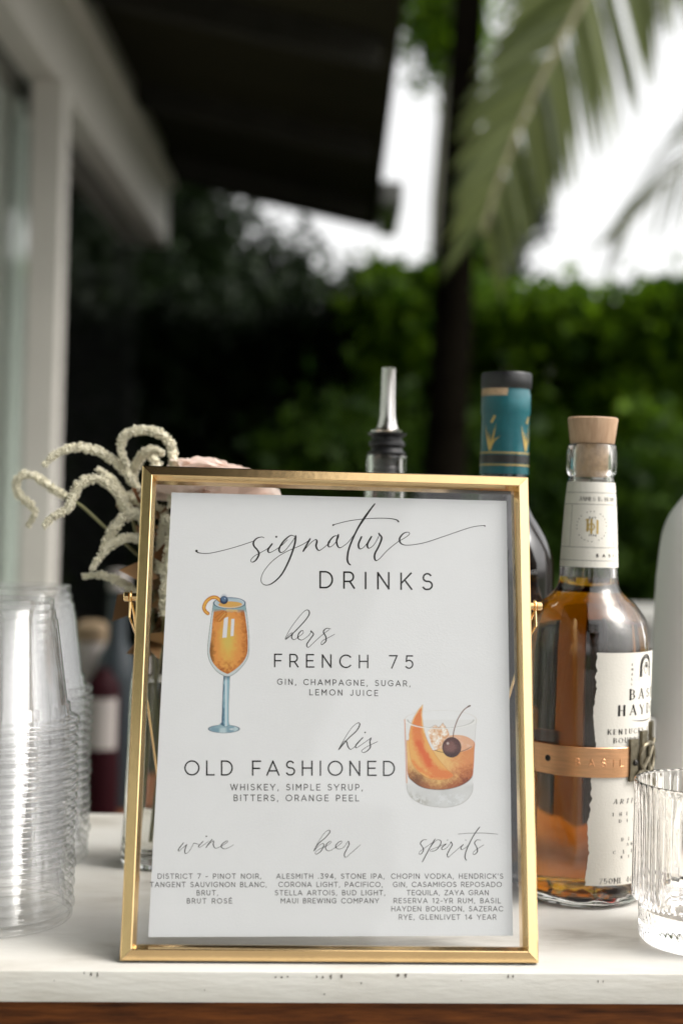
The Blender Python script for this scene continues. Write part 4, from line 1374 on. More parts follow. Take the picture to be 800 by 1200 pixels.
# cherry and stalk
p.put((120, 84, 70), sstep(.85, .3, p.seg([tuple(v) for v in crom(Q((498, 378), (508, 310), (540, 215), (590, 135), (640, 95)), 5)])))
p.put((90, 60, 50), sstep(1.2, .5, p.seg(Q((632, 100), (650, 92)))))
ch = p.ell(*q((487, 463)), 84 * k_, 90 * k_)
p.put((82, 44, 42), sstep(-.2, .5, ch))
p.put((136, 92, 84), sstep(1.5, 7, ch + (nz1 - .5) * 4 - (p.X - q((470, 0))[0]) * .25) * .65)
p.put((44, 16, 20), sstep(q((0, 480))[1], q((0, 535))[1], p.Y + (nz1 - .5) * 3) * sstep(0, .5, ch) * .8)
p.put((44, 20, 22), sstep(.6, .1, np.abs(ch - .2)) * .8)
p.put((216, 196, 190), sstep(2.2, .5, np.hypot(p.X - q((452, 0))[0], p.Y - q((0, 428))[1])) * .85)
tag(p.build('drink_picture', card), 'watercolour whiskey tumbler with orange peel and cherry')

# ------------------------------------------------------------------ bourbon bottle
BD = 0.943
bx = P(684.2, 850, BD).x
bour = thing('whiskey_bottle', 'amber bourbon bottle with wooden stopper, cream torn label and copper band', 'bottle', (bx, BD, ZT), R(-9.6))
so = [(0, .0035), (.018, .0028), (.030, .0006), (.0345, 0), (.0385, .0012), (.0415, .005), (0.0418, .012), (0.0420, .030), (0.0420, .150), (0.0416, .1620), (0.0405, .1735), (.0388, .1815), (.0350, .1878),
      (.0300, .1935), (.0250, .1975), (.0212, .2018), (.0197, .2065), (.0190, .2150), (.0180, .2350), (.0168, .2560), (.0156, .2710), (.0150, .2745), (.0149, .2765), (.0160, .2785), (.0163, .2830), (.0163, .2935), (.0156, .2972)]
si = [(.0118, .2974), (.0112, .2960), (.0111, .2700), (.0135, .2500), (.0152, .2300), (.0165, .2100), (.0178, .2025), (.0215, .1965), (.0270, .1915), (.0325, .1855), (.0362, .1790), (.0385, .1715), (.0395, .160), (.0391, .150), (.0391, .018), (.0384, .010), (.035, .0062), (.026, .0080), (0, .0120)]


def rough_wall(a, r, z):
    if 0.035 < z < 0.19:
        return r + (0.00022 * noise.noise(Vector((a * 5, z * 18, 1))) + 0.00030 * noise.noise(Vector((a * 13, z * 7, 4)))) * (1 if r > .036 else .5)
    if z < 0.012 and r > .02:
        return r + .0007 * noise.noise(Vector((a * 4, z * 200, 3)))
    return r


def smooth_prof(pr, sub=3):
    q = crom([Vector((a, b)) for a, b in pr], sub)
    return [(max(0.0, v.x), v.y) for v in q]


MB().lathe(smooth_prof(so) + si, 96, rf=rough_wall).build('glass_body', M['glass'], bour, sharp=60)
LZ = 0.2095
liqp = [(0, .0118)] + [(r + .00012, z) for r, z in reversed(si) if .0050 < z < LZ - .001 and r > 0] + [(.01662, LZ), (0, LZ)]
MB().lathe(liqp, 128, rf=lambda a, r, z: r + .00006 + .00006 * noise.noise(Vector((a * 16, z * 9, 8)))).build('bourbon', M['bourbon'], bour, sharp=60)
MB().lathe([(0, .2977), (.0142, .2977), (.0146, .2985), (.0165, .3135), (.0166, .3142), (.0158, .3150), (0, .3151)], 64).build('stopper', M['oak'], bour, sharp=50)
MB().lathe([(0, .2752), (.0100, .2752), (.0107, .2765), (.01095, .2900), (.0109, .2975), (0, .29755)], 40).build('cork', M['cork'], bour)


def zpx(py, Ds, du=9):       # height above the counter of a pixel row at depth Ds
    return 0.248 - ((py - 600) - du) * Ds / F


def patch(name, rfun, th0, th1, z0, z1, matl, parent, nth=40, nz=30, edge=None, off=0.00018):
    vs, fs = [], []
    for j in range(nz + 1):
        z = z0 + (z1 - z0) * j / nz
        for i in range(nth + 1):
            e = edge(z) if edge else 0
            th = (th0 + e) + (th1 - th0 - e) * i / nth
            r = rfun(z) + off
            vs.append((r * math.sin(th), -r * math.cos(th), z))
    for j in range(nz):
        for i in range(nth):
            a = j * (nth + 1) + i
            fs.append((a, a + 1, a + nth + 2, a + nth + 1))
    return MB().add(vs, fs).build(name, matl, parent)


def torn(z):
    return (0.055 * noise.noise(Vector((z * 45, 2.2, 0))) + 0.028 * noise.noise(Vector((z * 260, 5.1, 0))) + 0.014 * noise.noise(Vector((z * 900, 1.1, 0))) + (0.10 * max(0, (.10 - z)) / .1 * -1))


RB = 0.0423
patch('front_label', lambda z: RB, R(8), R(122), .0158, .1635, M['label_white'], bour, 44, 160, edge=torn, off=.00025)
# torn light rim of the label
TH0 = R(65)
fnb = lambda u, v, l: Vector(((RB + .00025 + l) * math.sin(TH0 + u / RB), -(RB + .00025 + l) * math.cos(TH0 + u / RB), v))


def btext(text, th0, th1, py0, h, w, serif=True, slant=0.0, matl='ink_grey', Ds=.915):
    ik = Ink(fnb, 0.00008)
    a, b = (R(th0) - TH0) * RB, (R(th1) - TH0) * RB
    z = zpx(py0, Ds)
    ik.line(text, a, b, z, z, h, w, ydir=1, serif=serif, slant=slant)
    return ik.build('label_text', M[matl], bour)


btext('BASIL', 41, 89, 817.0, .0058, .00125, matl='ink')
btext('HAYDEN', 29.5, 97, 835.0, .0056, .00125, matl='ink')
btext('KENTUCKY STRAIGHT', 20, 107, 857.0, .0029, .00055)
btext('BOURBON WHISKEY', 25.5, 101, 867.0, .0029, .00055)
btext('ARTFULLY AGED', 27, 103, 937.5, .0027, .0005, slant=.28)
btext('THE INSPIRED', 26, 104, 951.5, .0018, .0004)
btext('DISTILLER', 33, 97, 959.5, .0018, .0004)
btext('DISTILLED', 36, 95, 981, .0018, .0004)
btext('AND BOTTLED', 42, 90, 987, .0015, .0004)
btext('CLERMONT', 28, 100, 995.5, .0019, .00045)
btext('KENTUCKY', 36, 95, 1001, .0014, .0004)
btext('750ML 40% ALC/VOL'.replace('/', ' '), 16, 92, 1029.5, .0031, .0005)
ik = Ink(fnb, 0.00008)
for k, ch_ in enumerate('SMALL'):
    ik.glyph(ch_, (R(42) - TH0) * RB, zpx(778 + k * 5.6, .915), .0013, .0003, ydir=1)
ik.build('label_text', M['ink_grey'], bour)['kind'] = 'stuff'
ik = Ink(fnb, 0.00008)
zc_ = zpx(842.5, .92)
ik.ribbon([((R(a) - TH0) * RB, zc_ + .0022 * ((a - 63) / 25) ** 2) for a in range(44, 84, 2)], [0.0001 + .0006 * math.sin(math.pi * k / 19) for k in range(20)])
ik.build('label_flourish', M['ink_grey'], bour)
for za in (968, 1011):
    ik = Ink(fnb, 0.00008)
    ik.ribbon([((R(a) - TH0) * RB, zpx(za, .92) + .0003 * math.sin(a)) for a in range(50, 78, 4)], .00035)
    ik.build('label_rule', M['ink_grey'], bour)
# arched portrait vignette on the label
ik = Ink(fnb, 0.0001)
c_th, cz = (R(63) - TH0) * RB, zpx(779, .92)
for rr in np.linspace(.0052, .0077, 6):
    arc_ = [(c_th + rr * math.cos(R(a)) * .95, cz + rr * math.sin(R(a))) for a in range(0, 181, 12)]
    ik.ribbon([(c_th + rr * .95, cz - .0065)] + arc_ + [(c_th - rr * .95, cz - .0065)], .00032)
for k in range(5):
    ik.ribbon([(c_th - .0085, cz - .0068 - k * .00045), (c_th + .0085, cz - .0068 - k * .00045)], .0002)
for k in range(26):
    a = k * .71
    ik.ribbon([(c_th + .0028 * math.cos(a) * random.uniform(.4, 1.4), cz - .001 + .0042 * math.sin(a) * random.uniform(.4, 1)), (c_th + .0028 * math.cos(a + .5), cz - .001 + .0038 * math.sin(a + .5))], .00022)
ik.dot(c_th, cz + .0002, .0012)
ik.ribbon([(c_th - .001, cz + .0022), (c_th + .0016, cz + .0018), (c_th + .002, cz - .001)], .0006)
ik.build('label_emblem', M['ink_grey'], bour)

# copper band with embossed name, rivet and pewter clasp
bz0, bz1 = .0845, .1035
bb = MB()
rb0, rb1 = RB + .0004, RB + .0016
vs, fs = [], []
N_ = 96
for i in range(N_ + 1):
    th = R(-170) + (R(47) - R(-170)) * i / N_
    for r_, z in ((rb0, bz0), (rb1 - .0003, bz0), (rb1, bz0 + .0004), (rb1, bz1 - .0004), (rb1 - .0003, bz1), (rb0, bz1)):
        vs.append((r_ * math.sin(th), -r_ * math.cos(th), z))
for i in range(N_):
    for k in range(6):
        k2 = (k + 1) % 6
        fs.append((i * 6 + k, (i + 1) * 6 + k, (i + 1) * 6 + k2, i * 6 + k2))
bb.add(vs, fs)
bb.build('copper_band', M['copper'], bour, sharp=30)
# embossed letters: raised strokes with rounded top
fne = lambda u, v, l: Vector(((rb1 + l) * math.sin(u), -(rb1 + l) * math.cos(u), v))
em = MB()
xs_ = [-7, 4, 14.5, 25, 31]
for ch_, th in zip('BASIL', xs_):
    for st in G[ch_][1]:
        pts = [Vector((( rb1 + .0000) * math.sin(R(th) + a * .0042 / rb1), -(rb1 + .0000) * math.cos(R(th) + a * .0042 / rb1), .0915 + b * .0046)) for a, b in st]
        em.tube(pts, .00042, 6)
em.build('embossed_name', M['copper'], bour)


def dome(r, z0, th, zc, rad):
    """dome-headed rivet on the bottle wall"""
    mb = MB()
    c = Vector((r * math.sin(th), -r * math.cos(th), zc))
    n_ = Vector((math.sin(th), -math.cos(th), 0)); t_ = Vector((math.cos(th), math.sin(th), 0)); z_ = Vector((0, 0, 1))
    vs = [c + n_ * z0]
    fs = []
    for j in range(1, 5):
        a = math.pi / 2 * j / 4
        for k in range(14):
            b = 2 * math.pi * k / 14
            vs.append(c + n_ * (z0 * math.cos(a)) + (t_ * math.cos(b) + z_ * math.sin(b)) * rad * math.sin(a))
    for k in range(14):
        fs.append((0, 1 + k, 1 + (k + 1) % 14))
    for j in range(3):
        for k in range(14):
            fs.append((1 + j * 14 + k, 1 + (j + 1) * 14 + k, 1 + (j + 1) * 14 + (k + 1) % 14, 1 + j * 14 + (k + 1) % 14))
    return mb.add(vs, fs)


dome(rb1, .0009, R(-31), .0945, .0021).build('rivet', M['dark_metal'], bour)


def curved_bar(mb, th0, th1, z0, z1, r0, r1, n=6):
    vs, fs = [], []
    for i in range(n + 1):
        th = th0 + (th1 - th0) * i / n
        for r_, z in ((r0, z0), (r1, z0), (r1, z1), (r0, z1)):
            vs.append((r_ * math.sin(th), -r_ * math.cos(th), z))
    for i in range(n):
        for k in range(4):
            fs.append((i * 4 + k, (i + 1) * 4 + k, (i + 1) * 4 + (k + 1) % 4, i * 4 + (k + 1) % 4))
    fs += [(0, 1, 2, 3), (n * 4 + 3, n * 4 + 2, n * 4 + 1, n * 4)]
    mb.add(vs, fs)


r2 = RB + .0028
def bar_obj(*a):
    m = MB(); curved_bar(m, *a); return m.build('clasp_plate', M['pewter'], bour, smooth=True, sharp=30, bevel=.0004)
bar_obj(R(40.5), R(50), .0815, .1085, RB + .0003, r2)
bar_obj(R(54.5), R(63.5), .0835, .1130, RB + .0003, r2)
bar_obj(R(74), R(84), .0805, .1175, RB + .0003, r2)
bar_obj(R(88), R(98), .0815, .1085, RB + .0003, r2)
em = MB()                     # interlaced ring and diagonal of the clasp
def onb(th, z, l=.0034): return Vector(((RB + l) * math.sin(R(th)), -(RB + l) * math.cos(R(th)), z))
em.tube([onb(64 + 13 * math.cos(R(a)), .0955 + .0095 * math.sin(R(a))) for a in range(0, 361, 15)], .0015, 8)
em.tube([onb(48, .0845), onb(56, .0895), onb(66, .097), onb(77, .1065)], .0015, 8)
em.tube([onb(50, .0850), onb(52, .0800), onb(54, .0765)], [.0016, .0015, .0008], 8)
em.tube([onb(56, .0765), onb(62, .0830), onb(72, .0880), onb(80, .0850)], [.0009, .0015, .0015, .001], 8)
em.tube([onb(64, .1050), onb(64, .0860)], .0013, 8)
em.build('clasp_monogram', M['pewter'], bour)
dome(r2, .0016, R(46), .0935, .0021).build('rivet', M['dark_metal'], bour)
dome(r2 + .0006, .0016, R(79), .0945, .0021).build('rivet', M['dark_metal'], bour)

# neck label
npf = sorted([(z, r) for r, z in so if .2 < z < .276])
def neck_r(z): return float(np.interp(z, [a for a, b in npf], [b for a, b in npf]))
nz0, nz1_ = .2165, .2722
patch('neck_label', neck_r, R(-178), R(178), nz0, nz1_, M['label'], bour, 72, 14, off=.00022)
fnn = lambda u, v, l: Vector(((neck_r(v) + .00022 + l) * math.sin(u / .0172), -(neck_r(v) + .00022 + l) * math.cos(u / .0172), v))
DN = .926
zn = lambda py: zpx(py, DN, 8.2) 
ik = Ink(fnn, 0.00008)
for py_, w_ in ((577.2, .00022), (591.0, .00022), (641.5, .00022), (657.0, .00022)):
    ik.ribbon([(.0172 * R(a), zn(py_)) for a in range(-150, 151, 6)], w_)
for th in (-44, 56):
    ik.ribbon([(.0172 * R(th), zn(591)), (.0172 * R(th), zn(641.5))], .0002)
ik.line('JAMES B. BEAM', .0172 * R(-26), .0172 * R(62), zn(586.7), zn(586.7), .0023, .00034, ydir=1, serif=True)
ik.line('BASIL', .0172 * R(14), .0172 * R(68), zn(652.3), zn(652.3), .0017, .00045, ydir=1)
ik.build('neck_text', M['ink_grey'], bour)
ik = Ink(fnn, 0.00008)
ce, cz = .0172 * R(4), zn(617)
for k, ch_ in enumerate('TEN YEARS AGED SMALL BATCH ' * 1):
    a = R(110 - k * 360 / 27)
    if ch_ != ' ':
        ik.dot(ce + .0098 * math.cos(a), cz + .0098 * math.sin(a), .00033)
ik.line('EST', ce - .0018, ce + .0022, cz + .0052, cz + .0052, .0009, .0003, ydir=1)
ik.line('1792', ce - .0018, ce + .0026, cz - .0062, cz - .0062, .0009, .0003, ydir=1)
ik.build('neck_text', M['ink_grey'], bour)
ik = Ink(fnn, 0.0001)          # b-H monogram
ik.ribbon([(ce - .0028, cz + .0044), (ce - .0028, cz - .0028)], .0012)
ik.ribbon([(ce - .0004, cz + .0044), (ce - .0004, cz - .0042)], .0012)
ik.ribbon([(ce + .0034, cz + .0038), (ce + .0034, cz - .0042)], .0012)
ik.ribbon([(ce - .0004 + .0019 * math.cos(R(a)), cz - .0002 + .0021 * math.sin(R(a))) for a in range(0, 361, 24)], .0007)
ik.ribbon([(ce - .004, cz + .0043), (ce - .002, cz + .0043)], .0006)
ik.ribbon([(ce - .0028, cz - .0027), (ce + .0034, cz + .0004)], .0006)
ik.build('neck_monogram', M['gold_ink'], bour)

# ------------------------------------------------------------------ teal-capped dark bottle behind the frame
TD = 1.00
txc = P(587.5, 650, TD).x
teal = thing('tequila_bottle', 'dark bottle with teal capsule and black cap rising behind the frame', 'bottle', (txc, TD, ZT), R(-6.4))
sc_ = TD / F
zt = lambda py: 0.248 - ((py - 600) - 5.3) * sc_
pr = [(0, 0), (.033, 0), (.0365, .004), (.037, .012), (.0372, .17), (.0370, zt(668)), (.0355, zt(650)), (.0315, zt(632)), (.0255, zt(615)), (.0205, zt(602)), (.0176, zt(588)), (.0166, zt(570)), (.0160, zt(555)), (.0152, zt(520)), (.0152, zt(470)), (0, zt(465))]
MB().lathe(smooth_prof(pr), 64).build('glass_body', M['dark_glass'], teal, sharp=60)
cp = [(.0170, zt(556)), (.01675, zt(520)), (.0166, zt(488)), (.0172, zt(484)), (.0172, zt(463)), (.0167, zt(461)), (.0166, zt(456.5)), (.0158, zt(456.2))]
MB().lathe(cp, 64, rf=lambda a, r, z: r + .00015 * noise.noise(Vector((a * 3, z * 120, 0)))).build('capsule', M['teal'], teal)
MB().lathe([(.0120, zt(456.8)), (.0169, zt(456.6)), (.0174, zt(455)), (.0174, zt(439.5)), (.0168, zt(437.5)), (0, zt(437.2))], 96, rf=lambda a, r, z: r + (.0003 * math.cos(a * 48) if r > .017 else 0)).build('cap', M['black_plastic'], teal, sharp=50)
# pale torn strip at the top of the capsule
patch('torn_strip', lambda z: .01735, R(-88), R(4), zt(465.5), zt(456.9), M['cork'], teal, 24, 8, edge=None, off=-.00012)
rt = lambda z: float(np.interp(z, [zt(556), zt(520), zt(488)], [.0170, .01675, .0166]))
patch('black_band', rt, R(-179), R(179), zt(543.5), zt(534), M['black_plastic'], teal, 60, 1, off=.0003)
fnt = lambda u, v, l: Vector(((rt(v) + .0003 + l) * math.sin(u / .017), -(rt(v) + .0003 + l) * math.cos(u / .017), v))
ik = Ink(fnt, .0001)
for py_ in (531.6, 545.6):
    ik.ribbon([(.017 * R(a), zt(py_)) for a in range(-170, 171, 8)], .0008)
for c0 in (-.011, .017, .045, -.039):   # gold agave leaves
    for dx, top, w_ in ((-.005, 500, .0016), (-.001, 508, .0014), (.0045, 498, .0017), (.008, 512, .0012)):
        ik.ribbon(crom([(c0, zt(529)), (c0 + dx * .35, zt(519)), (c0 + dx, zt(top))], 5), [w_ * .5, w_ * .9, w_, w_, w_, w_ * .9, w_ * .8, w_ * .6, w_ * .5, w_ * .2, w_ * .1])
    ik.ribbon([(c0 + .001, zt(496)), (c0 + .003, zt(490))], .0016)
ik.build('gold_leaf_print', M['gold_ink'], teal)

# ------------------------------------------------------------------ bottle with pour spout
SD = 1.02
sx_ = P(449.5, 650, SD).x
spb = thing('pourer_bottle', 'clear bottle with steel pour spout standing behind the frame', 'bottle', (sx_, SD, ZT))
sc_ = SD / F
zs = lambda py: 0.248 - ((py - 600) + 1.4 * 1) * sc_
pr = [(0, 0), (.034, 0), (.0375, .004), (.038, .012), (.038, .150), (.0365, .168), (.030, .190), (.0205, .212), (.0162, .232), (.0152, zs(575)), (.0143, zs(556)), (.0143, zs(536)), (.0146, zs(534)), (.0143, zs(531.5))]
pi_ = [(.0108, zs(531.3)), (.0105, zs(540)), (.0118, zs(575)), (.013, .23), (.018, .21), (.028, .187), (.034, .165), (.0355, .148), (.0355, .016), (.030, .010), (0, .010)]
MB().lathe(smooth_prof(pr) + pi_, 64).build('glass_body', M['glass'], spb, sharp=60)
MB().lathe([(0, .0098), (.0302, .0099), (.0357, .016), (.0357, .105), (0, .105)], 48).build('spirit', M['water'], spb, sharp=60)
MB().lathe([(0, zs(553)), (.0094, zs(552)), (.0100, zs(546)), (.0094, zs(544)), (.0104, zs(538)), (.0104, zs(531)), (.0132, zs(530.6)), (.0136, zs(528)), (.0114, zs(525)), (.0108, zs(522)), (.0130, zs(519)), (.0128, zs(516)), (.0108, zs(513)), (.0106, zs(510)), (.0136, zs(507)), (.0140, zs(504.8)), (0, zs(504.5))], 48).build('rubber_stopper', M['rubber'], spb)
stb = MB()
stb.lathe([(0, zs(504.3)), (.0116, zs(504.2)), (.0118, zs(502)), (.0080, zs(499.5)), (.0068, zs(495)), (.0058, zs(485)), (.0054, zs(462)), (.0052, zs(430.5)), (.0054, zs(428.3)), (.0046, zs(428)), (.0042, zs(433)), (0, zs(440))], 40)
stb.build('pour_spout', M['steel'], spb)

# ------------------------------------------------------------------ frosted bottle at the right edge
FD = 1.05
fxc = P(829, 760, FD).x
fro = thing('vodka_bottle', 'frosted white round-shouldered bottle at the right edge of the counter', 'bottle', (fxc, FD, ZT))
sc_ = FD / F
zf = lambda py: 0.248 - ((py - 600) - 10.5) * sc_
pr = [(0, 0), (.037, 0), (.0400, .004), (.0405, .012), (.0405, zf(850)), (.0395, zf(700)), (.0378, zf(655)), (.0365, zf(634)), (.0345, zf(618)), (.0305, zf(602)), (.0245, zf(588)), (.0190, zf(576)), (.0160, zf(560)), (.0150, zf(535)), (.0148, zf(495)), (0, zf(494))]
MB().lathe(smooth_prof(pr), 64).build('glass_body', M['frosted'], fro, sharp=60)
MB().lathe([(0, zf(493.5)), (.0165, zf(493.5)), (.0168, zf(490)), (.0168, zf(455)), (.016, zf(452)), (0, zf(452))], 40).build('cap', M['frosted'], fro, sharp=50)

# white carton behind the bourbon
wc = P(745, 870, 1.03)
ct = thing('carton', 'small plain white carton standing behind the bourbon bottle', 'box', (wc.x + .0055, 1.03, ZT), R(3))
hh = 0.248 - (842 - 600 - 9.5) * 1.03 / F
MB().box(-.0085, .0085, 0, .03, 0, hh).build('box_body', M['white_card'], ct, smooth=True, bevel=.0008)
MB().box(-.0075, .0075, .002, .028, hh + .0002, hh + .0010).build('box_flap', M['white_card'], ct, smooth=False)

# ------------------------------------------------------------------ ribbed tumbler
GD = 0.842
gxc = P(825, 1000, GD).x
tum = thing('ribbed_tumbler', 'clear ribbed drinking glass with narrow faceted foot at the right', 'drinking glass', (gxc, GD, ZT))
GH = 0.0945
def rib(a, r, z):
    if r < .030:
        return r
    if z > .0255:
        e = min(1.0, (z - .0255) / .002, max(0, (GH - .0012 - z)) / .002)
        return r - .0008 * e * (1 - abs(math.cos(a * 24)) ** 0.8)
    return r - .0006 * abs(math.sin(a * 30 + 260 * z)) * (1 if .002 < z < .0235 else 0)


zz = [.0265, .029] + [.029 + (GH - .006 - .029) * k / 6 for k in range(1, 7)] + [GH - .003, GH - .0012]
outp = [(0, .0022), (.020, .0020), (.033, .0004), (.0352, .0003), (.0368, .0020)] + [(.0374 + .00006 * k, .004 + .0195 * k / 10) for k in range(11)] + [(.0400, .0244), (.0415, .0252)] + [(.0420, z) for z in zz] + [(.0417, GH - .0003), (.0410, GH)]
inp = [(.0400, GH - .0004), (.0396, GH - .002), (.0394, GH - .02), (.0388, .030), (.0372, .0235), (.0335, .0195), (.020, .0180), (0, .0178)]
MB().lathe(outp + inp, 288, rf=rib).build('glass_body', M['glass'], tum, sharp=25)

# ------------------------------------------------------------------ clear plastic cups, nested upside down
CH = 0.0750                   # cup height, mouth down
def cup_mesh():
    H = CH
    prof = [(0, H - .0030), (.026, H - .0030), (.0290, H - .0028), (.0300, H - .0004), (.0312, H - .0002), (.0318, H - .0016), (.0316, H - .0060), (.0326, H - .0066), (.0330, H - .0120), (.0342, H - .0126),
            (.0412, H - .0620), (.0428, H - .0626), (.0434, .0062), (.0452, .0054), (.0460, .0046), (.0474, .0046), (.0484, .0038), (.0488, .0026), (.0486, .0012), (.0478, .0002), (.0468, .0004), (.0464, .0014)]
    return MB().lathe(prof, 96, rf=lambda a, r, z: r)


proto = None
ords = ['topmost', 'second from the top', 'third from the top', 'fourth from the top', 'fifth from the top', 'sixth from the top', 'seventh from the top', 'eighth from the top', 'ninth from the top', 'tenth from the top',
        'eleventh from the top']
ordw = ['', 'lowest', 'second lowest', 'third lowest', 'fourth lowest', 'fifth lowest', 'sixth lowest', 'seventh lowest', 'eighth lowest', 'ninth lowest', 'tenth lowest', 'eleventh lowest']
cup_d = cup_mesh()
cups = []
for (cxp, cyp, CD, nm, n, lean) in ((-9.5, 1060, .853, 'nearer', 21, (0.0, 0.0)), (22, 1000, .998, 'farther', 21, (-.0, .0))):
    c0 = P(cxp, cyp, CD)
    pitch = 0.0058
    for k in range(n):
        if proto is None:
            o = cup_d.build('plastic_cup', M['cup'], sharp=70)
            proto = o
        else:
            o = proto.copy(); COL.objects.link(o)
        z = ZT + k * pitch + .0002
        o.location = (c0.x + random.uniform(-.0007, .0007), CD + random.uniform(-.0007, .0007), z + random.uniform(-.0004, .0004) * (k > 0))
        o.rotation_euler = (random.uniform(-.0025, .0025) * (k > 0), random.uniform(-.0025, .0025) * (k > 0), random.uniform(0, 6.28))
        top_i = n - 1 - k
        w_ = ords[top_i] if top_i <= n // 2 - 1 else ordw[k + 1]
        tag(o, 'clear plastic cup, %s in the %s upside-down stack at left' % (w_, nm), 'plastic cup', 'clear plastic cups stacked upside down')
        cups.append(o)

# ------------------------------------------------------------------ vase with flowers
VD = 0.99
vxc = P(184, 985, VD).x
vase = thing('glass_vase', 'slim clear glass bud vase half hidden behind the left of the frame', 'vase', (vxc, VD, ZT))
vo = [(0, .001), (.018, .0005), (.0222, .0004), (.0245, .004), (.0248, .010), (.0232, .040), (.0220, .080), (.0215, .115), (.0200, .132), (.0175, .145), (.0180, .152), (.0186, .1545)]
vi = [(.0172, .1550), (.0160, .150), (.0158, .144), (.0180, .131), (.0194, .114), (.0199, .080), (.0212, .040), (.0225, .014), (.019, .0085), (0, .0080)]
MB().lathe(smooth_prof(vo) + vi, 64).build('glass_body', M['glass'], vase, sharp=60)
MB().lathe([(0, .0079), (.0191, .0084), (.0227, .014), (.0214, .040), (.0201, .080), (.0196, .114), (.0184, .128), (0, .128)], 48).build('water', M['water'], vase, sharp=60)


def tassel(path, rad, parent, o0, taper_end=0.55):
    """cream blossom rope: soft core with many small buds"""
    pts = crom(path, 8)
    core = MB()
    n = len(pts)
    rr = [rad * .72 * (taper_end + (1 - taper_end) * min(1, (i / n) * 3.2)) for i in range(n)]
    core.tube(pts, rr, 8)
    # buds
    Ltot = sum((pts[i + 1] - pts[i]).length for i in range(n - 1))
    cnt = int(Ltot / 0.00010)
    cum = [0]
    for i in range(n - 1):
        cum.append(cum[-1] + (pts[i + 1] - pts[i]).length)
    for _ in range(cnt):
        s_ = random.random() * Ltot
        i = min(n - 2, max(0, int(np.searchsorted(cum, s_) - 1)))
        f_ = (s_ - cum[i]) / max(1e-6, cum[i + 1] - cum[i])
        p_ = pts[i].lerp(pts[i + 1], f_)
        t_ = (pts[i + 1] - pts[i]).normalized()
        v_ = Vector((random.gauss(0, 1), random.gauss(0, 1), random.gauss(0, 1)))
        v_ = (v_ - t_ * v_.dot(t_)).normalized()
        rloc = rr[i] * 1.30 * (1 + .30 * noise.noise(p_ * 500))
        c = p_ + v_ * rloc + t_ * random.uniform(-.0003, .0003)
        b = random.uniform(.00050, .00095)
        a1 = t_; a2 = v_.cross(t_)
        core.add([c + v_ * b * 1.3, c + a1 * b, c + a2 * b, c - a1 * b, c - a2 * b, c - v_ * b * .6], [(0, 1, 2), (0, 2, 3), (0, 3, 4), (0, 4, 1), (5, 2, 1), (5, 3, 2), (5, 4, 3), (5, 1, 4)])
    o = core.build('tassel', M['flower_cream'], parent, smooth=False)
    return o


tz_ = tfm(0, 480, 3.636)
vbase = Vector((vxc, VD, ZT))


def spray(label, tassels, stems):
    t = thing('amaranth_stem', label, 'flower', vbase + Vector((0, 0, .012)), group='cream amaranth stems in the vase')
    o0 = vbase + Vector((0, 0, .012))
    for pts, D0, D1, rad in tassels:
        L3 = []
        for i, a in enumerate(pts):
            px, py = tz_(a)
            L3.append(P(px, py, D0 + (D1 - D0) * i / (len(pts) - 1)) - o0)
        tassel(L3, rad, t, o0)
    for pts, D0, D1 in stems:
        L3 = [P(*tz_(a), D0 + (D1 - D0) * i / (len(pts) - 1)) - o0 for i, a in enumerate(pts)]
        L3.append(Vector((random.uniform(-.008, .012), random.uniform(-.008, .008), .135)))
        L3.append(Vector((random.uniform(-.012, .012), random.uniform(-.01, .01), .003)))
        MB().tube(crom(L3, 6), .0011, 8).build('stem', M['stem'], t)
    return t


spray('cream amaranth stem whose tassel loops highest just left of the frame corner',
      [([(548, 245), (528, 205), (516, 160), (535, 108), (600, 88), (680, 100), (728, 150), (740, 230), (738, 320), (735, 420)], .965, .955, .0032),
       ([(700, 190), (652, 172), (612, 190), (590, 222), (568, 262), (556, 310)], .97, .985, .0034),
       ([(640, 190), (668, 240), (650, 330), (640, 440)], .985, .985, .0040)], [([(735, 420), (730, 560), (700, 800)], .97, .985)])
spray('cream amaranth stem arching far out over the white door post, hooked tip at far left',
      [([(120, 500), (150, 442), (132, 405), (86, 368), (70, 318), (98, 276), (150, 284), (210, 325), (280, 372)], .985, .985, .0029)],
      [([(275, 368), (350, 412), (460, 512), (560, 595), (640, 700)], .985, .985)])
spray('cream amaranth stem with upper tassel tapering to a tip in front of the door post',
      [([(186, 242), (240, 188), (310, 163), (380, 166), (440, 188), (510, 240), (570, 310), (605, 385), (622, 470)], .955, .975, .0031),
       ([(412, 250), (460, 285), (502, 330), (540, 400), (560, 470)], .985, .99, .0028)],
      [([(620, 460), (640, 600), (660, 760)], .975, .985)])
spray('cream amaranth stem with middle tassel curling down to a frayed tip',
      [([(184, 500), (230, 456), (288, 424), (312, 370), (350, 310), (420, 295), (480, 330), (530, 395), (562, 470)], .95, .97, .0033),
       ([(440, 600), (468, 532), (518, 470), (572, 440), (612, 470), (622, 540)], .96, .97, .0037),
       ([(560, 470), (520, 400), (560, 370), (610, 420)], .985, .985, .0036)],
      [([(562, 460), (600, 600), (650, 760)], .97, .985)])
spray('cream amaranth stem with low tassels hanging beside the gold frame edge',
      [([(390, 684), (430, 622), (480, 572), (540, 545), (600, 556), (640, 600)], .95, .965, .0031),
       ([(350, 712), (430, 705), (502, 728), (560, 765), (604, 812), (630, 860)], .965, .97, .0029)],
      [([(640, 600), (660, 760)], .965, .985), ([(630, 855), (655, 920)], .97, .985)])
spray('cream amaranth stem hanging behind the glass along the left margin of the frame',
      [([(690, 470), (725, 465), (735, 520), (720, 620), (705, 760), (700, 880)], .955, .95, .0035),
       ([(640, 420), (700, 440), (690, 560), (680, 700)], .975, .97, .0034)],
      [([(700, 880), (690, 980)], .96, .985)])


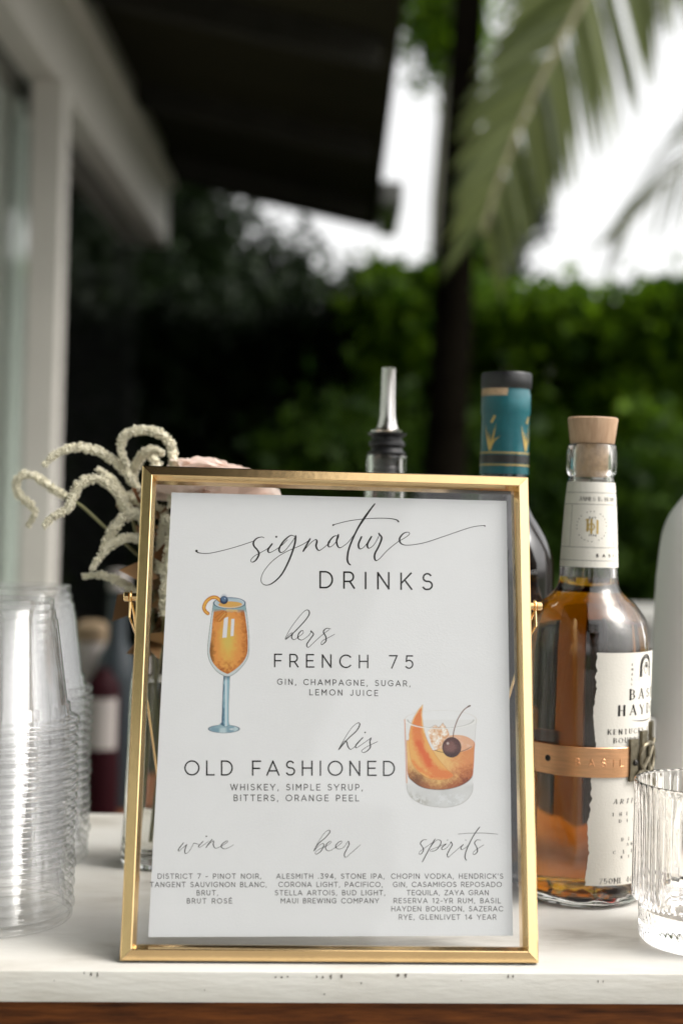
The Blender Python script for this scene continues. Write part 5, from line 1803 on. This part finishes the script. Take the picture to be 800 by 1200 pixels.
def rose(label, c, rad, tilt, group='blush roses behind the frame'):
    t = thing('rose', label, 'flower', c, group=group)
    MT = Matrix.Rotation(tilt[1], 4, 'Y') @ Matrix.Rotation(tilt[0], 4, 'X')
    rr = random.Random(int(rad * 1e5))
    for ring, (cnt, r0, h, opn) in enumerate(((3, .20, .62, .15), (5, .36, .66, .35), (6, .60, .62, .75), (7, .82, .50, 1.1))):
        for k in range(cnt):
            a0 = 2 * math.pi * k / cnt + ring * .5
            vs, fs = [], []
            nu, nv = 8, 7
            wdt = 2.5 * math.pi / cnt * .62
            for j in range(nv + 1):
                v = j / nv
                for i in range(nu + 1):
                    u = i / nu * 2 - 1
                    aa = a0 + u * wdt * (math.sin(math.pi * (.22 + .62 * v))) 
                    r_ = rad * (r0 * (.35 + .65 * v ** .7) + .20 * opn * v ** 2.4 + .03 * ring) * (1 + .05 * u * u)
                    z_ = rad * h * (v ** .8) * (1 - .10 * u * u * v) - rad * .16 * opn * max(0, v - .72) * 3 + rad * .02 * math.sin(5 * u + ring + k)
                    vs.append(MT @ Vector((r_ * math.cos(aa), r_ * math.sin(aa), z_ - rad * .25)))
            for j in range(nv):
                for i in range(nu):
                    q_ = j * (nu + 1) + i
                    fs.append((q_, q_ + 1, q_ + nu + 2, q_ + nu + 1))
            MB().add(vs, fs).build('petal', M['blush'], t, sharp=80)
    st = [Vector((0, 0, -rad * .2)), (vbase + Vector((0, 0, .15)) - c) * .5 + Vector((.004, 0, .0)), vbase + Vector((.004, 0, .135)) - c, vbase + Vector((.002, .002, .016)) - c]
    MB().tube(crom(st, 6), .0016, 8).build('stem', M['stem'], t)
    return t


rose('larger blush rose seen through the glass above the top left of the menu', P(262, 567, .965), .035, (R(-12), R(14)))
rose('smaller blush rose at the top left corner of the frame glass', P(222, 569, .955), .025, (R(-20), R(-18)))

# dried leafy sprigs in the vase, seen between menu and frame
sp_ = thing('dried_sprig', 'brown dried leafy sprig in the vase behind the glass', 'plant', vbase + Vector((0, 0, .02)))
MB().tube([Vector((0, 0, 0)), Vector((.002, -.004, .08)), Vector((.004, -.008, .17)), Vector((.010, -.012, .22))], .0010, 6).build('stem', M['stem'], sp_)
cen = [(random.uniform(-.006, .016), random.uniform(-.02, .004), z) for z in np.linspace(.13, .235, 26)]
leaves('leaf_cluster', cen, .004, 3, .022, M['dry_leaf'], sp_)

print('DONE', len(bpy.data.objects))
